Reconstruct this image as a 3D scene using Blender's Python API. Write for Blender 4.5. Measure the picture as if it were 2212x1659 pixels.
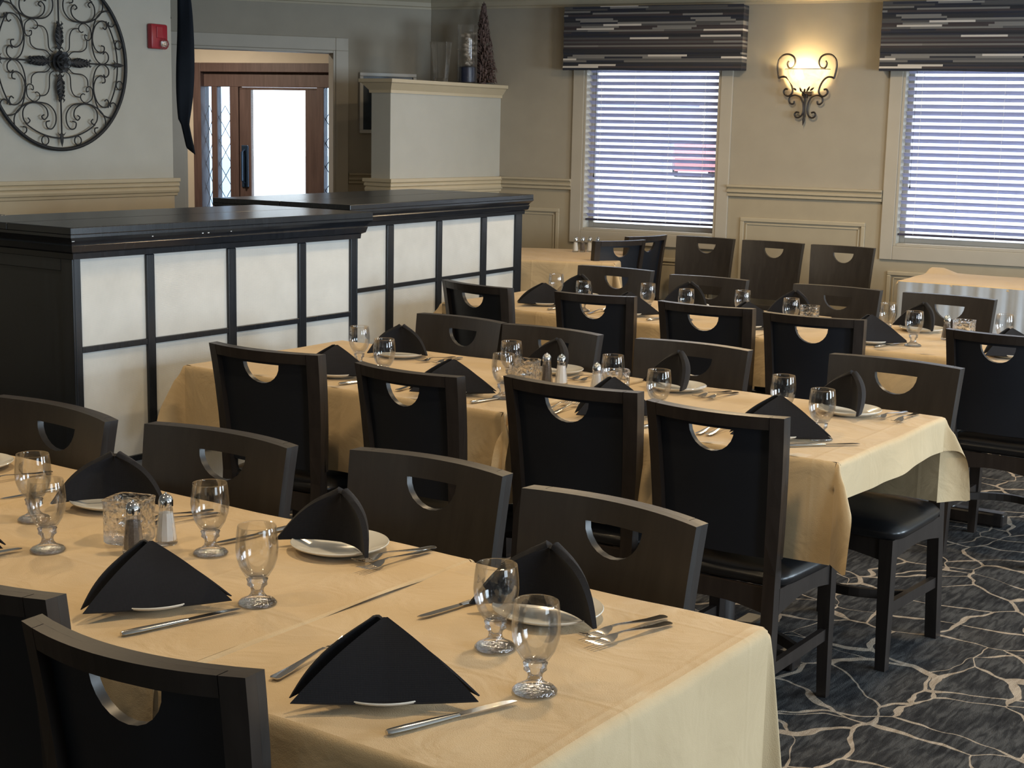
import bpy, bmesh, math, random
from math import sin, cos, pi, radians as R, sqrt
from mathutils import Vector, Matrix
random.seed(7)
for o in list(bpy.data.objects): bpy.data.objects.remove(o)
scn = bpy.context.scene
COL = scn.collection
# ------------------------------------------------------------ camera, world, lights, exposure
cd = bpy.data.cameras.new('camera'); cam = bpy.data.objects.new('camera', cd); COL.objects.link(cam)
cd.sensor_width = 36; cd.lens = 3218.8 / 2212 * 36; cd.clip_start = 0.05; cd.clip_end = 200
cam.matrix_world = Matrix.Translation((0, 0, 1.62)) @ Matrix.Rotation(R(34.41), 4, 'Z') @ Matrix.Rotation(R(90 - 9.73), 4, 'X') @ Matrix.Rotation(R(1.20), 4, 'Z')
scn.camera = cam
w = bpy.data.worlds.new('world'); scn.world = w; w.use_nodes = True
bg = w.node_tree.nodes['Background']; bg.inputs[0].default_value = (0.84, 0.91, 1.0, 1); bg.inputs[1].default_value = 3.6
def area(name, loc, rot, sx, sy, power, col, spread=180):
    l = bpy.data.lights.new(name, 'AREA'); l.shape = 'RECTANGLE'; l.size = sx; l.size_y = sy; l.energy = power; l.color = col; l.spread = R(spread)
    o = bpy.data.objects.new(name, l); COL.objects.link(o); o.location = loc; o.rotation_euler = rot; return o
WARM = (1.0, 0.76, 0.46); COOL = (0.72, 0.87, 1.0)
# daylight entering by the windows of the right hand wall and the wall behind the camera
for yy, pw in ((1.6, 42), (4.6, 84), (7.6, 110)):
    area('daylight_right', (2.9, yy, 1.45), (0, R(90), 0), 1.25, 1.3, pw, COOL)
for xx in (-3.6, -0.2):
    area('daylight_rear', (xx, -2.9, 1.5), (R(90), 0, R(180)), 1.3, 1.3, 9, COOL)
# recessed ceiling lamps; the last is an added fill brightening the vestibule
for (xx, yy, pw) in ((-2.4, 0.9, 6), (-1.5, 2.7, 12), (-3.6, 2.7, 10), (-1.4, 5.2, 12), (-3.4, 5.2, 12), (-5.9, 6.6, 2), (-1.4, 8.0, 21), (-3.9, 8.1, 21), (-5.2, 8.4, 3), (-9.6, 8.7, 22)):
    l = bpy.data.lights.new('ceiling_lamp', 'AREA'); l.shape = 'DISK'; l.size = 0.16; l.energy = pw; l.color = WARM if xx > -9 else (1, 0.86, 0.68)
    o = bpy.data.objects.new('ceiling_lamp', l); COL.objects.link(o); o.location = (xx, yy, 2.575)
scn.view_settings.view_transform = 'Standard'; scn.view_settings.look = 'None'
scn.view_settings.gamma = 1; scn.view_settings.use_curve_mapping = False; scn.view_settings.exposure = 0.70
# ------------------------------------------------------------ materials
def nt(name):
    m = bpy.data.materials.new(name); m.use_nodes = True; t = m.node_tree; return m, t, t.nodes['Principled BSDF']
def N(t, kind, **kw):
    n = t.nodes.new(kind)
    for k, v in kw.items():
        if k.startswith('i_'):
            key = k[2:]; n.inputs[int(key) if key.isdigit() else key].default_value = v
        else: setattr(n, k, v)
    return n
def ramp(t, fac, stops, interp='LINEAR'):
    r = t.nodes.new('ShaderNodeValToRGB'); r.color_ramp.interpolation = interp; e = r.color_ramp.elements
    while len(e) < len(stops): e.new(0.5)
    for el, (p, c) in zip(e, stops): el.position = p; el.color = (*c, 1)
    t.links.new(fac, r.inputs[0]); return r
def coords(t, scale=(1, 1, 1), rot=(0, 0, 0)):
    tc = N(t, 'ShaderNodeTexCoord'); mp = N(t, 'ShaderNodeMapping'); mp.inputs['Scale'].default_value = scale; mp.inputs['Rotation'].default_value = rot
    t.links.new(tc.outputs['Object'], mp.inputs[0]); return mp.outputs[0]
def bump(t, b, h, strength, dist=0.002):
    n = N(t, 'ShaderNodeBump'); n.inputs['Strength'].default_value = strength; n.inputs['Distance'].default_value = dist
    t.links.new(h, n.inputs['Height']); t.links.new(n.outputs[0], b.inputs['Normal'])
def paint(name, c, rough=0.6, var=0.06, ns=6, bs=0.15, bscale=180, metal=0, spec=0.5):
    m, t, b = nt(name); v = coords(t)
    n = N(t, 'ShaderNodeTexNoise', i_Scale=ns, i_Detail=4); t.links.new(v, n.inputs[0])
    r = ramp(t, n.outputs[0], [(0.3, tuple(x * (1 - var) for x in c)), (0.7, tuple(min(1, x * (1 + var)) for x in c))])
    t.links.new(r.outputs[0], b.inputs['Base Color']); b.inputs['Roughness'].default_value = rough; b.inputs['Metallic'].default_value = metal
    b.inputs['Specular IOR Level'].default_value = spec
    n2 = N(t, 'ShaderNodeTexNoise', i_Scale=bscale, i_Detail=2); t.links.new(v, n2.inputs[0]); bump(t, b, n2.outputs[0], bs, 0.001)
    return m
def wood(name, c1, c2, rough=0.35, sc=(14, 14, 1.2), spec=0.5):
    m, t, b = nt(name); v = coords(t, sc)
    n = N(t, 'ShaderNodeTexNoise', i_Scale=3, i_Detail=6, i_Distortion=0.6); t.links.new(v, n.inputs[0])
    r = ramp(t, n.outputs[0], [(0.3, c1), (0.72, c2)]); t.links.new(r.outputs[0], b.inputs['Base Color'])
    b.inputs['Roughness'].default_value = rough; b.inputs['Specular IOR Level'].default_value = spec; bump(t, b, n.outputs[0], 0.08, 0.001); return m
def fabric(name, c, scale=700, rough=0.85, var=0.12, bs=0.3, sheen=0.0):
    m, t, b = nt(name); v = coords(t)
    wa = N(t, 'ShaderNodeTexWave', i_Scale=scale / 6.28, i_Distortion=0.6); wb = N(t, 'ShaderNodeTexWave', i_Scale=scale / 6.28, i_Distortion=0.6, bands_direction='Z')
    t.links.new(v, wa.inputs[0]); t.links.new(v, wb.inputs[0])
    ad = N(t, 'ShaderNodeMath', operation='ADD'); t.links.new(wa.outputs['Fac'], ad.inputs[0]); t.links.new(wb.outputs['Fac'], ad.inputs[1])
    n = N(t, 'ShaderNodeTexNoise', i_Scale=9, i_Detail=5); t.links.new(v, n.inputs[0])
    r = ramp(t, n.outputs[0], [(0.3, tuple(x * (1 - var) for x in c)), (0.7, tuple(min(1, x * (1 + var)) for x in c))])
    t.links.new(r.outputs[0], b.inputs['Base Color']); b.inputs['Roughness'].default_value = rough
    b.inputs['Sheen Weight'].default_value = sheen; b.inputs['Specular IOR Level'].default_value = 0.25
    bump(t, b, ad.outputs[0], bs, 0.0006); return m
def tablecloth_mat():
    m, t, b = nt('tan_tablecloth'); v = coords(t)
    n = N(t, 'ShaderNodeTexNoise', i_Scale=3.5, i_Detail=5, i_Distortion=0.8); t.links.new(v, n.inputs[0])
    r = ramp(t, n.outputs[0], [(0.3, (0.54, 0.395, 0.222)), (0.7, (0.605, 0.455, 0.268))]); t.links.new(r.outputs[0], b.inputs['Base Color'])
    b.inputs['Roughness'].default_value = 0.75; b.inputs['Specular IOR Level'].default_value = 0.3; b.inputs['Sheen Weight'].default_value = 0.15
    # ironed fold lines and soft rumples
    sx = N(t, 'ShaderNodeSeparateXYZ'); t.links.new(v, sx.inputs[0]); hs = []
    for ax, per, ph in ((0, 0.47, 0.13), (1, 0.41, 0.2)):
        a = N(t, 'ShaderNodeMath', operation='ADD'); a.inputs[1].default_value = ph; t.links.new(sx.outputs[ax], a.inputs[0])
        pp = N(t, 'ShaderNodeMath', operation='PINGPONG'); pp.inputs[1].default_value = per / 2; t.links.new(a.outputs[0], pp.inputs[0])
        s = N(t, 'ShaderNodeMapRange'); s.inputs[1].default_value = 0; s.inputs[2].default_value = 0.009; s.inputs[3].default_value = 0.35; s.inputs[4].default_value = 0
        t.links.new(pp.outputs[0], s.inputs[0]); hs.append(s.outputs[0])
    add = N(t, 'ShaderNodeMath', operation='ADD'); t.links.new(hs[0], add.inputs[0]); t.links.new(hs[1], add.inputs[1])
    n2 = N(t, 'ShaderNodeTexNoise', i_Scale=6, i_Detail=3, i_Distortion=1.5); t.links.new(v, n2.inputs[0])
    mu = N(t, 'ShaderNodeMath', operation='MULTIPLY_ADD'); mu.inputs[1].default_value = 3.4; t.links.new(n2.outputs[0], mu.inputs[0]); t.links.new(add.outputs[0], mu.inputs[2])
    n3 = N(t, 'ShaderNodeTexNoise', i_Scale=500, i_Detail=1); t.links.new(v, n3.inputs[0])
    mv = N(t, 'ShaderNodeMath', operation='MULTIPLY_ADD'); mv.inputs[1].default_value = 0.25; t.links.new(n3.outputs[0], mv.inputs[0]); t.links.new(mu.outputs[0], mv.inputs[2])
    bump(t, b, mv.outputs[0], 0.7, 0.0028); return m
def carpet_mat():
    m, t, b = nt('patterned_carpet'); v = coords(t)
    n = N(t, 'ShaderNodeTexNoise', i_Scale=3.0, i_Detail=2.5, i_Roughness=0.5); t.links.new(v, n.inputs[0])
    sb = N(t, 'ShaderNodeVectorMath', operation='SUBTRACT'); sb.inputs[1].default_value = (.5, .5, .5); t.links.new(n.outputs['Color'], sb.inputs[0])
    ml = N(t, 'ShaderNodeVectorMath', operation='SCALE'); ml.inputs['Scale'].default_value = 0.25; t.links.new(sb.outputs[0], ml.inputs[0])
    ad = N(t, 'ShaderNodeVectorMath', operation='ADD'); t.links.new(v, ad.inputs[0]); t.links.new(ml.outputs[0], ad.inputs[1])
    lines = []
    for sc, lo, hi, ns in ((3.6, 0.010, 0.060, 4.0), (2.1, 0.003, 0.024, 5.5)):
        vo = N(t, 'ShaderNodeTexVoronoi', feature='DISTANCE_TO_EDGE', voronoi_dimensions='2D', i_Scale=sc); t.links.new(ad.outputs[0], vo.inputs['Vector'])
        nw = N(t, 'ShaderNodeTexNoise', i_Scale=ns, i_Detail=2); t.links.new(v, nw.inputs[0])
        th = N(t, 'ShaderNodeMapRange'); th.inputs[1].default_value = 0.42; th.inputs[2].default_value = 0.72; th.inputs[3].default_value = lo; th.inputs[4].default_value = hi; t.links.new(nw.outputs[0], th.inputs[0])
        lt = N(t, 'ShaderNodeMath', operation='LESS_THAN'); t.links.new(vo.outputs['Distance'], lt.inputs[0]); t.links.new(th.outputs[0], lt.inputs[1]); lines.append(lt.outputs[0])
    mxm = N(t, 'ShaderNodeMath', operation='MAXIMUM'); t.links.new(lines[0], mxm.inputs[0]); t.links.new(lines[1], mxm.inputs[1])
    v2 = coords(t, (40, 7, 1), (0, 0, R(-38)))
    st = N(t, 'ShaderNodeTexNoise', i_Scale=1.5, i_Detail=7, i_Distortion=0.8); t.links.new(v2, st.inputs[0])
    v3 = N(t, 'ShaderNodeTexNoise', i_Scale=7, i_Detail=3); t.links.new(v, v3.inputs[0])
    mm = N(t, 'ShaderNodeMath', operation='MULTIPLY_ADD'); mm.inputs[1].default_value = 0.6; t.links.new(v3.outputs[0], mm.inputs[0]); t.links.new(st.outputs[0], mm.inputs[2])
    dark = ramp(t, mm.outputs[0], [(0.5, (0.012, 0.012, 0.014)), (0.75, (0.034, 0.034, 0.036)), (0.98, (0.085, 0.084, 0.084))])
    lite = ramp(t, st.outputs[0], [(0.3, (0.27, 0.215, 0.16)), (0.7, (0.48, 0.40, 0.32))])
    mc = N(t, 'ShaderNodeMix', data_type='RGBA'); t.links.new(mxm.outputs[0], mc.inputs[0]); t.links.new(dark.outputs[0], mc.inputs[6]); t.links.new(lite.outputs[0], mc.inputs[7])
    t.links.new(mc.outputs[2], b.inputs['Base Color']); b.inputs['Roughness'].default_value = 0.95; b.inputs['Specular IOR Level'].default_value = 0.1
    n3 = N(t, 'ShaderNodeTexNoise', i_Scale=260, i_Detail=2); t.links.new(v, n3.inputs[0]); bump(t, b, n3.outputs[0], 0.6, 0.004); return m
def valance_mat():
    m, t, b = nt('striped_valance_fabric'); v = coords(t)
    s = N(t, 'ShaderNodeSeparateXYZ'); t.links.new(v, s.inputs[0])
    def math(op, a, b2=None, c=None):
        n = N(t, 'ShaderNodeMath', operation=op)
        for i, x in enumerate((a, b2, c)):
            if x is None: continue
            if isinstance(x, (int, float)): n.inputs[i].default_value = x
            else: t.links.new(x, n.inputs[i])
        return n.outputs[0]
    row = math('FLOOR', math('MULTIPLY', s.outputs[2], 74))
    wn = N(t, 'ShaderNodeTexWhiteNoise', noise_dimensions='1D'); t.links.new(row, wn.inputs['W'])
    seg = math('FLOOR', math('ADD', math('MULTIPLY', s.outputs[0], 3.4), math('MULTIPLY', wn.outputs[0], 17)))
    cb = N(t, 'ShaderNodeCombineXYZ'); t.links.new(row, cb.inputs[0]); t.links.new(seg, cb.inputs[1])
    w2 = N(t, 'ShaderNodeTexWhiteNoise', noise_dimensions='2D'); t.links.new(cb.outputs[0], w2.inputs['Vector'])
    base = ramp(t, wn.outputs[0], [(0, (0.022, 0.024, 0.032)), (0.28, (0.075, 0.074, 0.078)), (0.5, (0.15, 0.145, 0.14)), (0.62, (0.045, 0.036, 0.042)), (0.8, (0.016, 0.02, 0.034)), (0.93, (0.10, 0.10, 0.105))], 'CONSTANT')
    acc = ramp(t, w2.outputs[0], [(0, (0.02, 0.024, 0.04)), (0.80, (0.2, 0.195, 0.19)), (0.93, (0.60, 0.56, 0.52))], 'CONSTANT')
    pick = math('GREATER_THAN', w2.outputs[0], 0.70)
    mc = N(t, 'ShaderNodeMix', data_type='RGBA'); t.links.new(pick, mc.inputs[0]); t.links.new(base.outputs[0], mc.inputs[6]); t.links.new(acc.outputs[0], mc.inputs[7])
    t.links.new(mc.outputs[2], b.inputs['Base Color']); b.inputs['Roughness'].default_value = 0.6
    wv = N(t, 'ShaderNodeTexWave', i_Scale=20, bands_direction='Z'); t.links.new(v, wv.inputs[0]); bump(t, b, wv.outputs['Fac'], 0.25, 0.004); return m
def clear_glass(name, col=(1, 1, 1), see=0.35, rough=0.0, bumpy=0, bscale=60):
    m, t, b = nt(name); t.nodes.remove(b); out = t.nodes['Material Output']
    g = N(t, 'ShaderNodeBsdfGlass', i_IOR=1.45, i_Roughness=rough); g.inputs[0].default_value = (*col, 1)
    tr = N(t, 'ShaderNodeBsdfTransparent'); mx = N(t, 'ShaderNodeMixShader'); mx.inputs[0].default_value = see
    t.links.new(g.outputs[0], mx.inputs[1]); t.links.new(tr.outputs[0], mx.inputs[2]); t.links.new(mx.outputs[0], out.inputs[0])
    v = coords(t); n = N(t, 'ShaderNodeTexVoronoi', i_Scale=bscale); t.links.new(v, n.inputs[0])
    bn = N(t, 'ShaderNodeBump'); bn.inputs['Strength'].default_value = bumpy; bn.inputs['Distance'].default_value = 0.004
    t.links.new(n.outputs[0], bn.inputs['Height']); t.links.new(bn.outputs[0], g.inputs['Normal']); return m
def pane_glass(name, tint=(0.97, 1, 1), gloss=0.12):
    m, t, b = nt(name); t.nodes.remove(b); out = t.nodes['Material Output']
    tr = N(t, 'ShaderNodeBsdfTransparent'); tr.inputs[0].default_value = (*tint, 1); gl = N(t, 'ShaderNodeBsdfGlossy', i_Roughness=0.03)
    n = N(t, 'ShaderNodeTexNoise', i_Scale=9); t.links.new(coords(t), n.inputs[0])
    mr = N(t, 'ShaderNodeMapRange'); mr.inputs[3].default_value = gloss * 0.6; mr.inputs[4].default_value = gloss; t.links.new(n.outputs[0], mr.inputs[0])
    mx = N(t, 'ShaderNodeMixShader'); t.links.new(mr.outputs[0], mx.inputs[0]); t.links.new(tr.outputs[0], mx.inputs[1]); t.links.new(gl.outputs[0], mx.inputs[2]); t.links.new(mx.outputs[0], out.inputs[0]); return m
M = {}
M['wall'] = paint('warm_taupe_wall_paint', (0.35, 0.315, 0.255), 0.7, 0.04)
M['wains'] = paint('tan_wainscot_paint', (0.375, 0.325, 0.24), 0.5, 0.04)
M['trim'] = paint('cream_trim_paint', (0.44, 0.385, 0.285), 0.4, 0.03)
M['casing'] = paint('greige_casing_paint', (0.43, 0.395, 0.335), 0.5, 0.03)
M['pale'] = paint('pale_wallcovering', (0.48, 0.47, 0.42), 0.45, 0.03, bs=0.3)
M['cream'] = paint('cream_wainscot_paint', (0.56, 0.475, 0.33), 0.4, 0.03)
M['ceil'] = paint('ceiling_white', (0.62, 0.60, 0.56), 0.8, 0.02)
M['black'] = wood('black_painted_wood', (0.009, 0.0115, 0.016), (0.016, 0.0195, 0.026), 0.26)
M['linen'] = fabric('off_white_linen', (0.60, 0.598, 0.575), 600, 0.8, 0.05, 0.4)
M['espresso'] = wood('dark_espresso_wood', (0.018, 0.0148, 0.0135), (0.029, 0.0245, 0.022), 0.38)
M['espresso_leg'] = wood('dark_espresso_leg_wood', (0.020, 0.0155, 0.0135), (0.032, 0.025, 0.0215), 0.34)
M['panelback'] = paint('blue_black_back_panel', (0.0095, 0.0115, 0.017), 0.45, 0.08, bs=0.1)
M['vinyl'] = paint('black_vinyl', (0.010, 0.010, 0.011), 0.3, 0.1, bs=0.25, bscale=420)
M['cloth'] = tablecloth_mat(); M['carpet'] = carpet_mat(); M['valance'] = valance_mat()
M['napkin'] = fabric('black_napkin_cloth', (0.011, 0.011, 0.014), 900, 0.85, 0.1, 0.25, 0.05)
M['china'] = paint('white_china', (0.72, 0.70, 0.64), 0.12, 0.01, bs=0)
M['steel'] = paint('polished_steel', (0.62, 0.60, 0.57), 0.16, 0.03, metal=1, bs=0.03)
M['chrome'] = paint('chrome', (0.75, 0.75, 0.75), 0.08, 0.02, metal=1, bs=0)
M['glass'] = clear_glass('clear_goblet_glass', bumpy=0)
def thin_glass(name='thin_clear_glass', lo=0.012, hi=0.5, bs=0.15, bsc=30):
    m, t, b = nt(name); t.nodes.remove(b); out = t.nodes['Material Output']
    tr = N(t, 'ShaderNodeBsdfTransparent'); tr.inputs[0].default_value = (.995, .997, .997, 1); gl = N(t, 'ShaderNodeBsdfGlossy', i_Roughness=0.02); lw = N(t, 'ShaderNodeLayerWeight', i_Blend=0.42)
    n = N(t, 'ShaderNodeTexNoise', i_Scale=bsc); t.links.new(coords(t), n.inputs[0]); bn = N(t, 'ShaderNodeBump'); bn.inputs['Strength'].default_value = bs; bn.inputs['Distance'].default_value = 0.002 if bs < .5 else 0.006
    t.links.new(n.outputs[0], bn.inputs['Height']); t.links.new(bn.outputs[0], gl.inputs['Normal'])
    mr = N(t, 'ShaderNodeMapRange'); mr.inputs[3].default_value = lo; mr.inputs[4].default_value = hi; t.links.new(lw.outputs['Fresnel'], mr.inputs[0])
    mx = N(t, 'ShaderNodeMixShader'); t.links.new(mr.outputs[0], mx.inputs[0]); t.links.new(tr.outputs[0], mx.inputs[1]); t.links.new(gl.outputs[0], mx.inputs[2]); t.links.new(mx.outputs[0], out.inputs[0]); return m
M['thinglass'] = thin_glass(); M['cutfoot'] = thin_glass('faceted_foot_glass', 0.10, 0.9, 1.0, 110)
M['cutglass'] = clear_glass('cut_textured_glass', see=0.3, bumpy=0.9, bscale=75)
M['salt'] = paint('white_salt', (0.85, 0.85, 0.85), 0.8, 0.02)
M['pepper'] = paint('ground_pepper', (0.13, 0.105, 0.085), 0.9, 0.3, ns=300)
M['iron'] = paint('dark_wrought_iron', (0.022, 0.024, 0.028), 0.5, 0.2, ns=40, bs=0.4, bscale=90, metal=0.3)
M['bronze'] = paint('bronzed_iron', (0.035, 0.028, 0.026), 0.45, 0.2, ns=40, bs=0.4, bscale=90, metal=0.4)
M['red'] = paint('red_alarm_plastic', (0.36, 0.02, 0.035), 0.35, 0.03)
M['brown'] = wood('red_brown_door_wood', (0.10, 0.062, 0.054), (0.15, 0.095, 0.083), 0.45)
M['vest'] = paint('vestibule_cream_paint', (0.66, 0.57, 0.45), 0.7, 0.03)
def slat_mat():
    m, t, b = nt('shade_tinted_blind_slat'); out = t.nodes['Material Output']; n = N(t, 'ShaderNodeTexNoise', i_Scale=5); t.links.new(coords(t), n.inputs[0])
    r = ramp(t, n.outputs[0], [(0, (0.62, 0.63, 0.78)), (1, (0.68, 0.69, 0.84))]); t.links.new(r.outputs[0], b.inputs['Base Color'])  # bluish shade of backlit white slats put into their colour
    tr = N(t, 'ShaderNodeBsdfTranslucent'); t.links.new(r.outputs[0], tr.inputs[0]); mx = N(t, 'ShaderNodeMixShader'); mx.inputs[0].default_value = 0.45
    t.links.new(b.outputs[0], mx.inputs[1]); t.links.new(tr.outputs[0], mx.inputs[2]); t.links.new(mx.outputs[0], out.inputs[0]); return m
M['slat'] = slat_mat()
M['cord'] = paint('blind_cord', (0.8, 0.8, 0.8), 0.8, 0.02)
M['blindrail'] = paint('dark_bottom_rail', (0.05, 0.05, 0.09), 0.4, 0.05)
M['pane'] = pane_glass('window_pane_glass'); M['leadpane'] = pane_glass('leaded_pane_glass', (0.78, 0.9, 1.0), 0.25)
M['lead'] = paint('lead_came', (0.12, 0.15, 0.2), 0.5, 0.1)
M['strap'] = fabric('dark_navy_ribbon', (0.012, 0.017, 0.026), 800, 0.8, 0.1, 0.3)
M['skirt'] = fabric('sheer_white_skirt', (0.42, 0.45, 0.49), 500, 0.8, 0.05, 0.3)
M['plume'] = paint('dried_plume', (0.13, 0.085, 0.075), 0.95, 0.35, ns=70)
M['stone'] = paint('pale_stones', (0.42, 0.36, 0.29), 0.5, 0.3, ns=60)
M['navy'] = paint('navy_beads', (0.012, 0.018, 0.05), 0.3, 0.2)
M['frame'] = paint('white_picture_frame', (0.58, 0.57, 0.54), 0.4, 0.02)
M['print'] = paint('dark_blue_print', (0.014, 0.03, 0.05), 0.3, 0.4, ns=8)
M['wax'] = paint('candle_wax', (0.25, 0.03, 0.03), 0.5, 0.05)
M['handleplate'] = paint('blued_steel_plate', (0.05, 0.09, 0.16), 0.3, 0.1, metal=0.6)
M['asphalt'] = paint('parking_asphalt', (0.42, 0.43, 0.46), 0.9, 0.1)
M['facade'] = paint('distant_facade', (0.55, 0.55, 0.68), 0.9, 0.08, ns=1.5)
M['carred'] = paint('red_car_paint', (0.5, 0.16, 0.17), 0.4, 0.03)
M['leaf'] = paint('hedge_green', (0.16, 0.26, 0.08), 0.9, 0.4, ns=12)
def alabaster():
    m, t, b = nt('lit_alabaster_glass'); v = coords(t)
    n = N(t, 'ShaderNodeTexNoise', i_Scale=14, i_Detail=4, i_Distortion=1); t.links.new(v, n.inputs[0])
    r = ramp(t, n.outputs[0], [(0.3, (0.85, 0.6, 0.28)), (0.7, (0.95, 0.8, 0.5))]); t.links.new(r.outputs[0], b.inputs['Base Color'])
    b.inputs['Roughness'].default_value = 0.35; b.inputs['Transmission Weight'].default_value = 0.35
    t.links.new(r.outputs[0], b.inputs['Emission Color']); b.inputs['Emission Strength'].default_value = 0.7; return m
M['alab'] = alabaster()
def bulb_mat():
    m, t, b = nt('lit_lamp_bulb'); n = N(t, 'ShaderNodeTexNoise', i_Scale=3); t.links.new(coords(t), n.inputs[0])
    r = ramp(t, n.outputs[0], [(0, (1, 0.72, 0.34)), (1, (1, 0.78, 0.4))]); t.links.new(r.outputs[0], b.inputs['Emission Color']); b.inputs['Emission Strength'].default_value = 210; return m
M['bulb'] = bulb_mat()
# ------------------------------------------------------------ mesh helpers
def mkmesh(name, vs, fs, mat, smooth=False):
    me = bpy.data.meshes.new(name); me.from_pydata([tuple(v) for v in vs], [], fs); me.validate()
    bm = bmesh.new(); bm.from_mesh(me); bmesh.ops.recalc_face_normals(bm, faces=bm.faces); bm.to_mesh(me); bm.free()
    if mat: me.materials.append(M[mat])
    if smooth:
        for p in me.polygons: p.use_smooth = True
        try: me.set_sharp_from_angle(angle=R(38))
        except Exception: pass
    return me
class MB:
    def __init__(s): s.v = []; s.f = []
    def add(s, vs, fs): k = len(s.v); s.v += [tuple(v) for v in vs]; s.f += [tuple(i + k for i in f) for f in fs]; return s
    def box(s, a, b, ch=0.0, X=None):
        bm = bmesh.new(); bmesh.ops.create_cube(bm, size=1)
        c = [(a[i] + b[i]) / 2 for i in range(3)]; d = [abs(b[i] - a[i]) for i in range(3)]
        for v in bm.verts: v.co = Vector([c[i] + v.co[i] * d[i] for i in range(3)])
        if ch > 0: bmesh.ops.bevel(bm, geom=bm.edges[:], offset=min(ch, min(d) * 0.45), segments=2, affect='EDGES', profile=0.5)
        if X is not None: bmesh.ops.transform(bm, matrix=X, verts=bm.verts)
        bm.verts.index_update(); s.add([v.co[:] for v in bm.verts], [[v.index for v in f.verts] for f in bm.faces]); bm.free(); return s
    def lathe(s, prof, n=32, c=(0, 0, 0), closed=False):
        k = len(prof); vs = []; fs = []
        for i in range(n):
            t = 2 * pi * i / n
            for r, z in prof: vs.append((c[0] + r * cos(t), c[1] + r * sin(t), c[2] + z))
        for i in range(n):
            j = (i + 1) % n
            for q in range(k - 1 + (1 if closed else 0)):
                q2 = (q + 1) % k; fs.append((i * k + q, j * k + q, j * k + q2, i * k + q2))
        if not closed:
            if prof[0][0] > 1e-5: fs.append([i * k for i in range(n)][::-1])
            if prof[-1][0] > 1e-5: fs.append([i * k + k - 1 for i in range(n)])
        return s.add(vs, fs)
    def tube(s, pts, r, n=8, flat=1.0, nrm=None, cap=True, taper=None):
        pts = [Vector(p) for p in pts]; vs = []; fs = []; up = Vector(nrm) if nrm else None; m = len(pts)
        for i, p in enumerate(pts):
            t = (pts[min(i + 1, m - 1)] - pts[max(i - 1, 0)]).normalized()
            u = up if up else (Vector((0, 0, 1)) if abs(t.z) < 0.95 else Vector((1, 0, 0)))
            a = t.cross(u).normalized(); b = a.cross(t).normalized(); rr = r * (taper[i] if taper else 1)
            for k in range(n):
                th = 2 * pi * k / n; vs.append(p + a * cos(th) * rr + b * sin(th) * rr * flat)
        for i in range(m - 1):
            for k in range(n):
                l = (k + 1) % n; fs.append((i * n + k, i * n + l, (i + 1) * n + l, (i + 1) * n + k))
        if cap: fs.append(list(range(n))[::-1]); fs.append([(m - 1) * n + k for k in range(n)])
        return s.add(vs, fs)
    def grid(s, nu, nv, fn):
        vs = [fn(i / nu, j / nv) for j in range(nv + 1) for i in range(nu + 1)]; w_ = nu + 1
        return s.add(vs, [(j * w_ + i, j * w_ + i + 1, (j + 1) * w_ + i + 1, (j + 1) * w_ + i) for j in range(nv) for i in range(nu)])
    def extr(s, poly, y0, y1, X=None):   # polygon in (x,z) extruded along y
        n = len(poly); vs = [(x, y0, z) for x, z in poly] + [(x, y1, z) for x, z in poly]
        if X is not None: vs = [X @ Vector(v) for v in vs]
        return s.add(vs, [list(range(n)), list(range(n, 2 * n))[::-1]] + [(i, (i + 1) % n, n + (i + 1) % n, n + i) for i in range(n)])
    def mesh(s, name, mat, smooth=False): return mkmesh(name, s.v, s.f, mat, smooth)
def tri_shell(F, B, faces):   # closed solid from matching front and back vertex lists
    n = len(F); fs = [tuple(f) for f in faces] + [tuple(n + i for i in reversed(f)) for f in faces]; ed = {}
    for f in faces:
        for i in range(len(f)):
            e = (f[i], f[(i + 1) % len(f)])
            if (e[1], e[0]) in ed: del ed[(e[1], e[0])]
            else: ed[e] = 1
    for a, b in ed: fs.append((b, a, n + a, n + b))
    return F + B, fs
def link(o, parent=None):
    COL.objects.link(o)
    if parent: o.parent = parent
    return o
def ob(name, me, parent=None, label=None): 
    o = link(bpy.data.objects.new(name, me), parent)
    if label: o['label'] = label
    return o
def tag(o, label, cat, group=None):
    o['label'] = label; o['category'] = cat
    if group: o['group'] = group
    return o
def empty(name, loc, rz, label, cat, group=None):
    o = link(bpy.data.objects.new(name, None)); o.location = loc; o.rotation_euler = (0, 0, rz); o.empty_display_size = 0.05
    return tag(o, label, cat, group)
def struct(name, me, parent=None, loc=None, rz=0):
    o = ob(name, me, parent)
    if loc: o.location = loc
    o.rotation_euler.z = rz
    if parent is None: o['kind'] = 'structure'
    return o
def copy_tree(o, parent=None):
    c = o.copy(); COL.objects.link(c); c.parent = parent
    for ch in list(o.children): copy_tree(ch, c)
    return c
ORD = ['rightmost', 'second from right', 'third from right', 'fourth from right', 'fifth from right', 'sixth from right']
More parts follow.
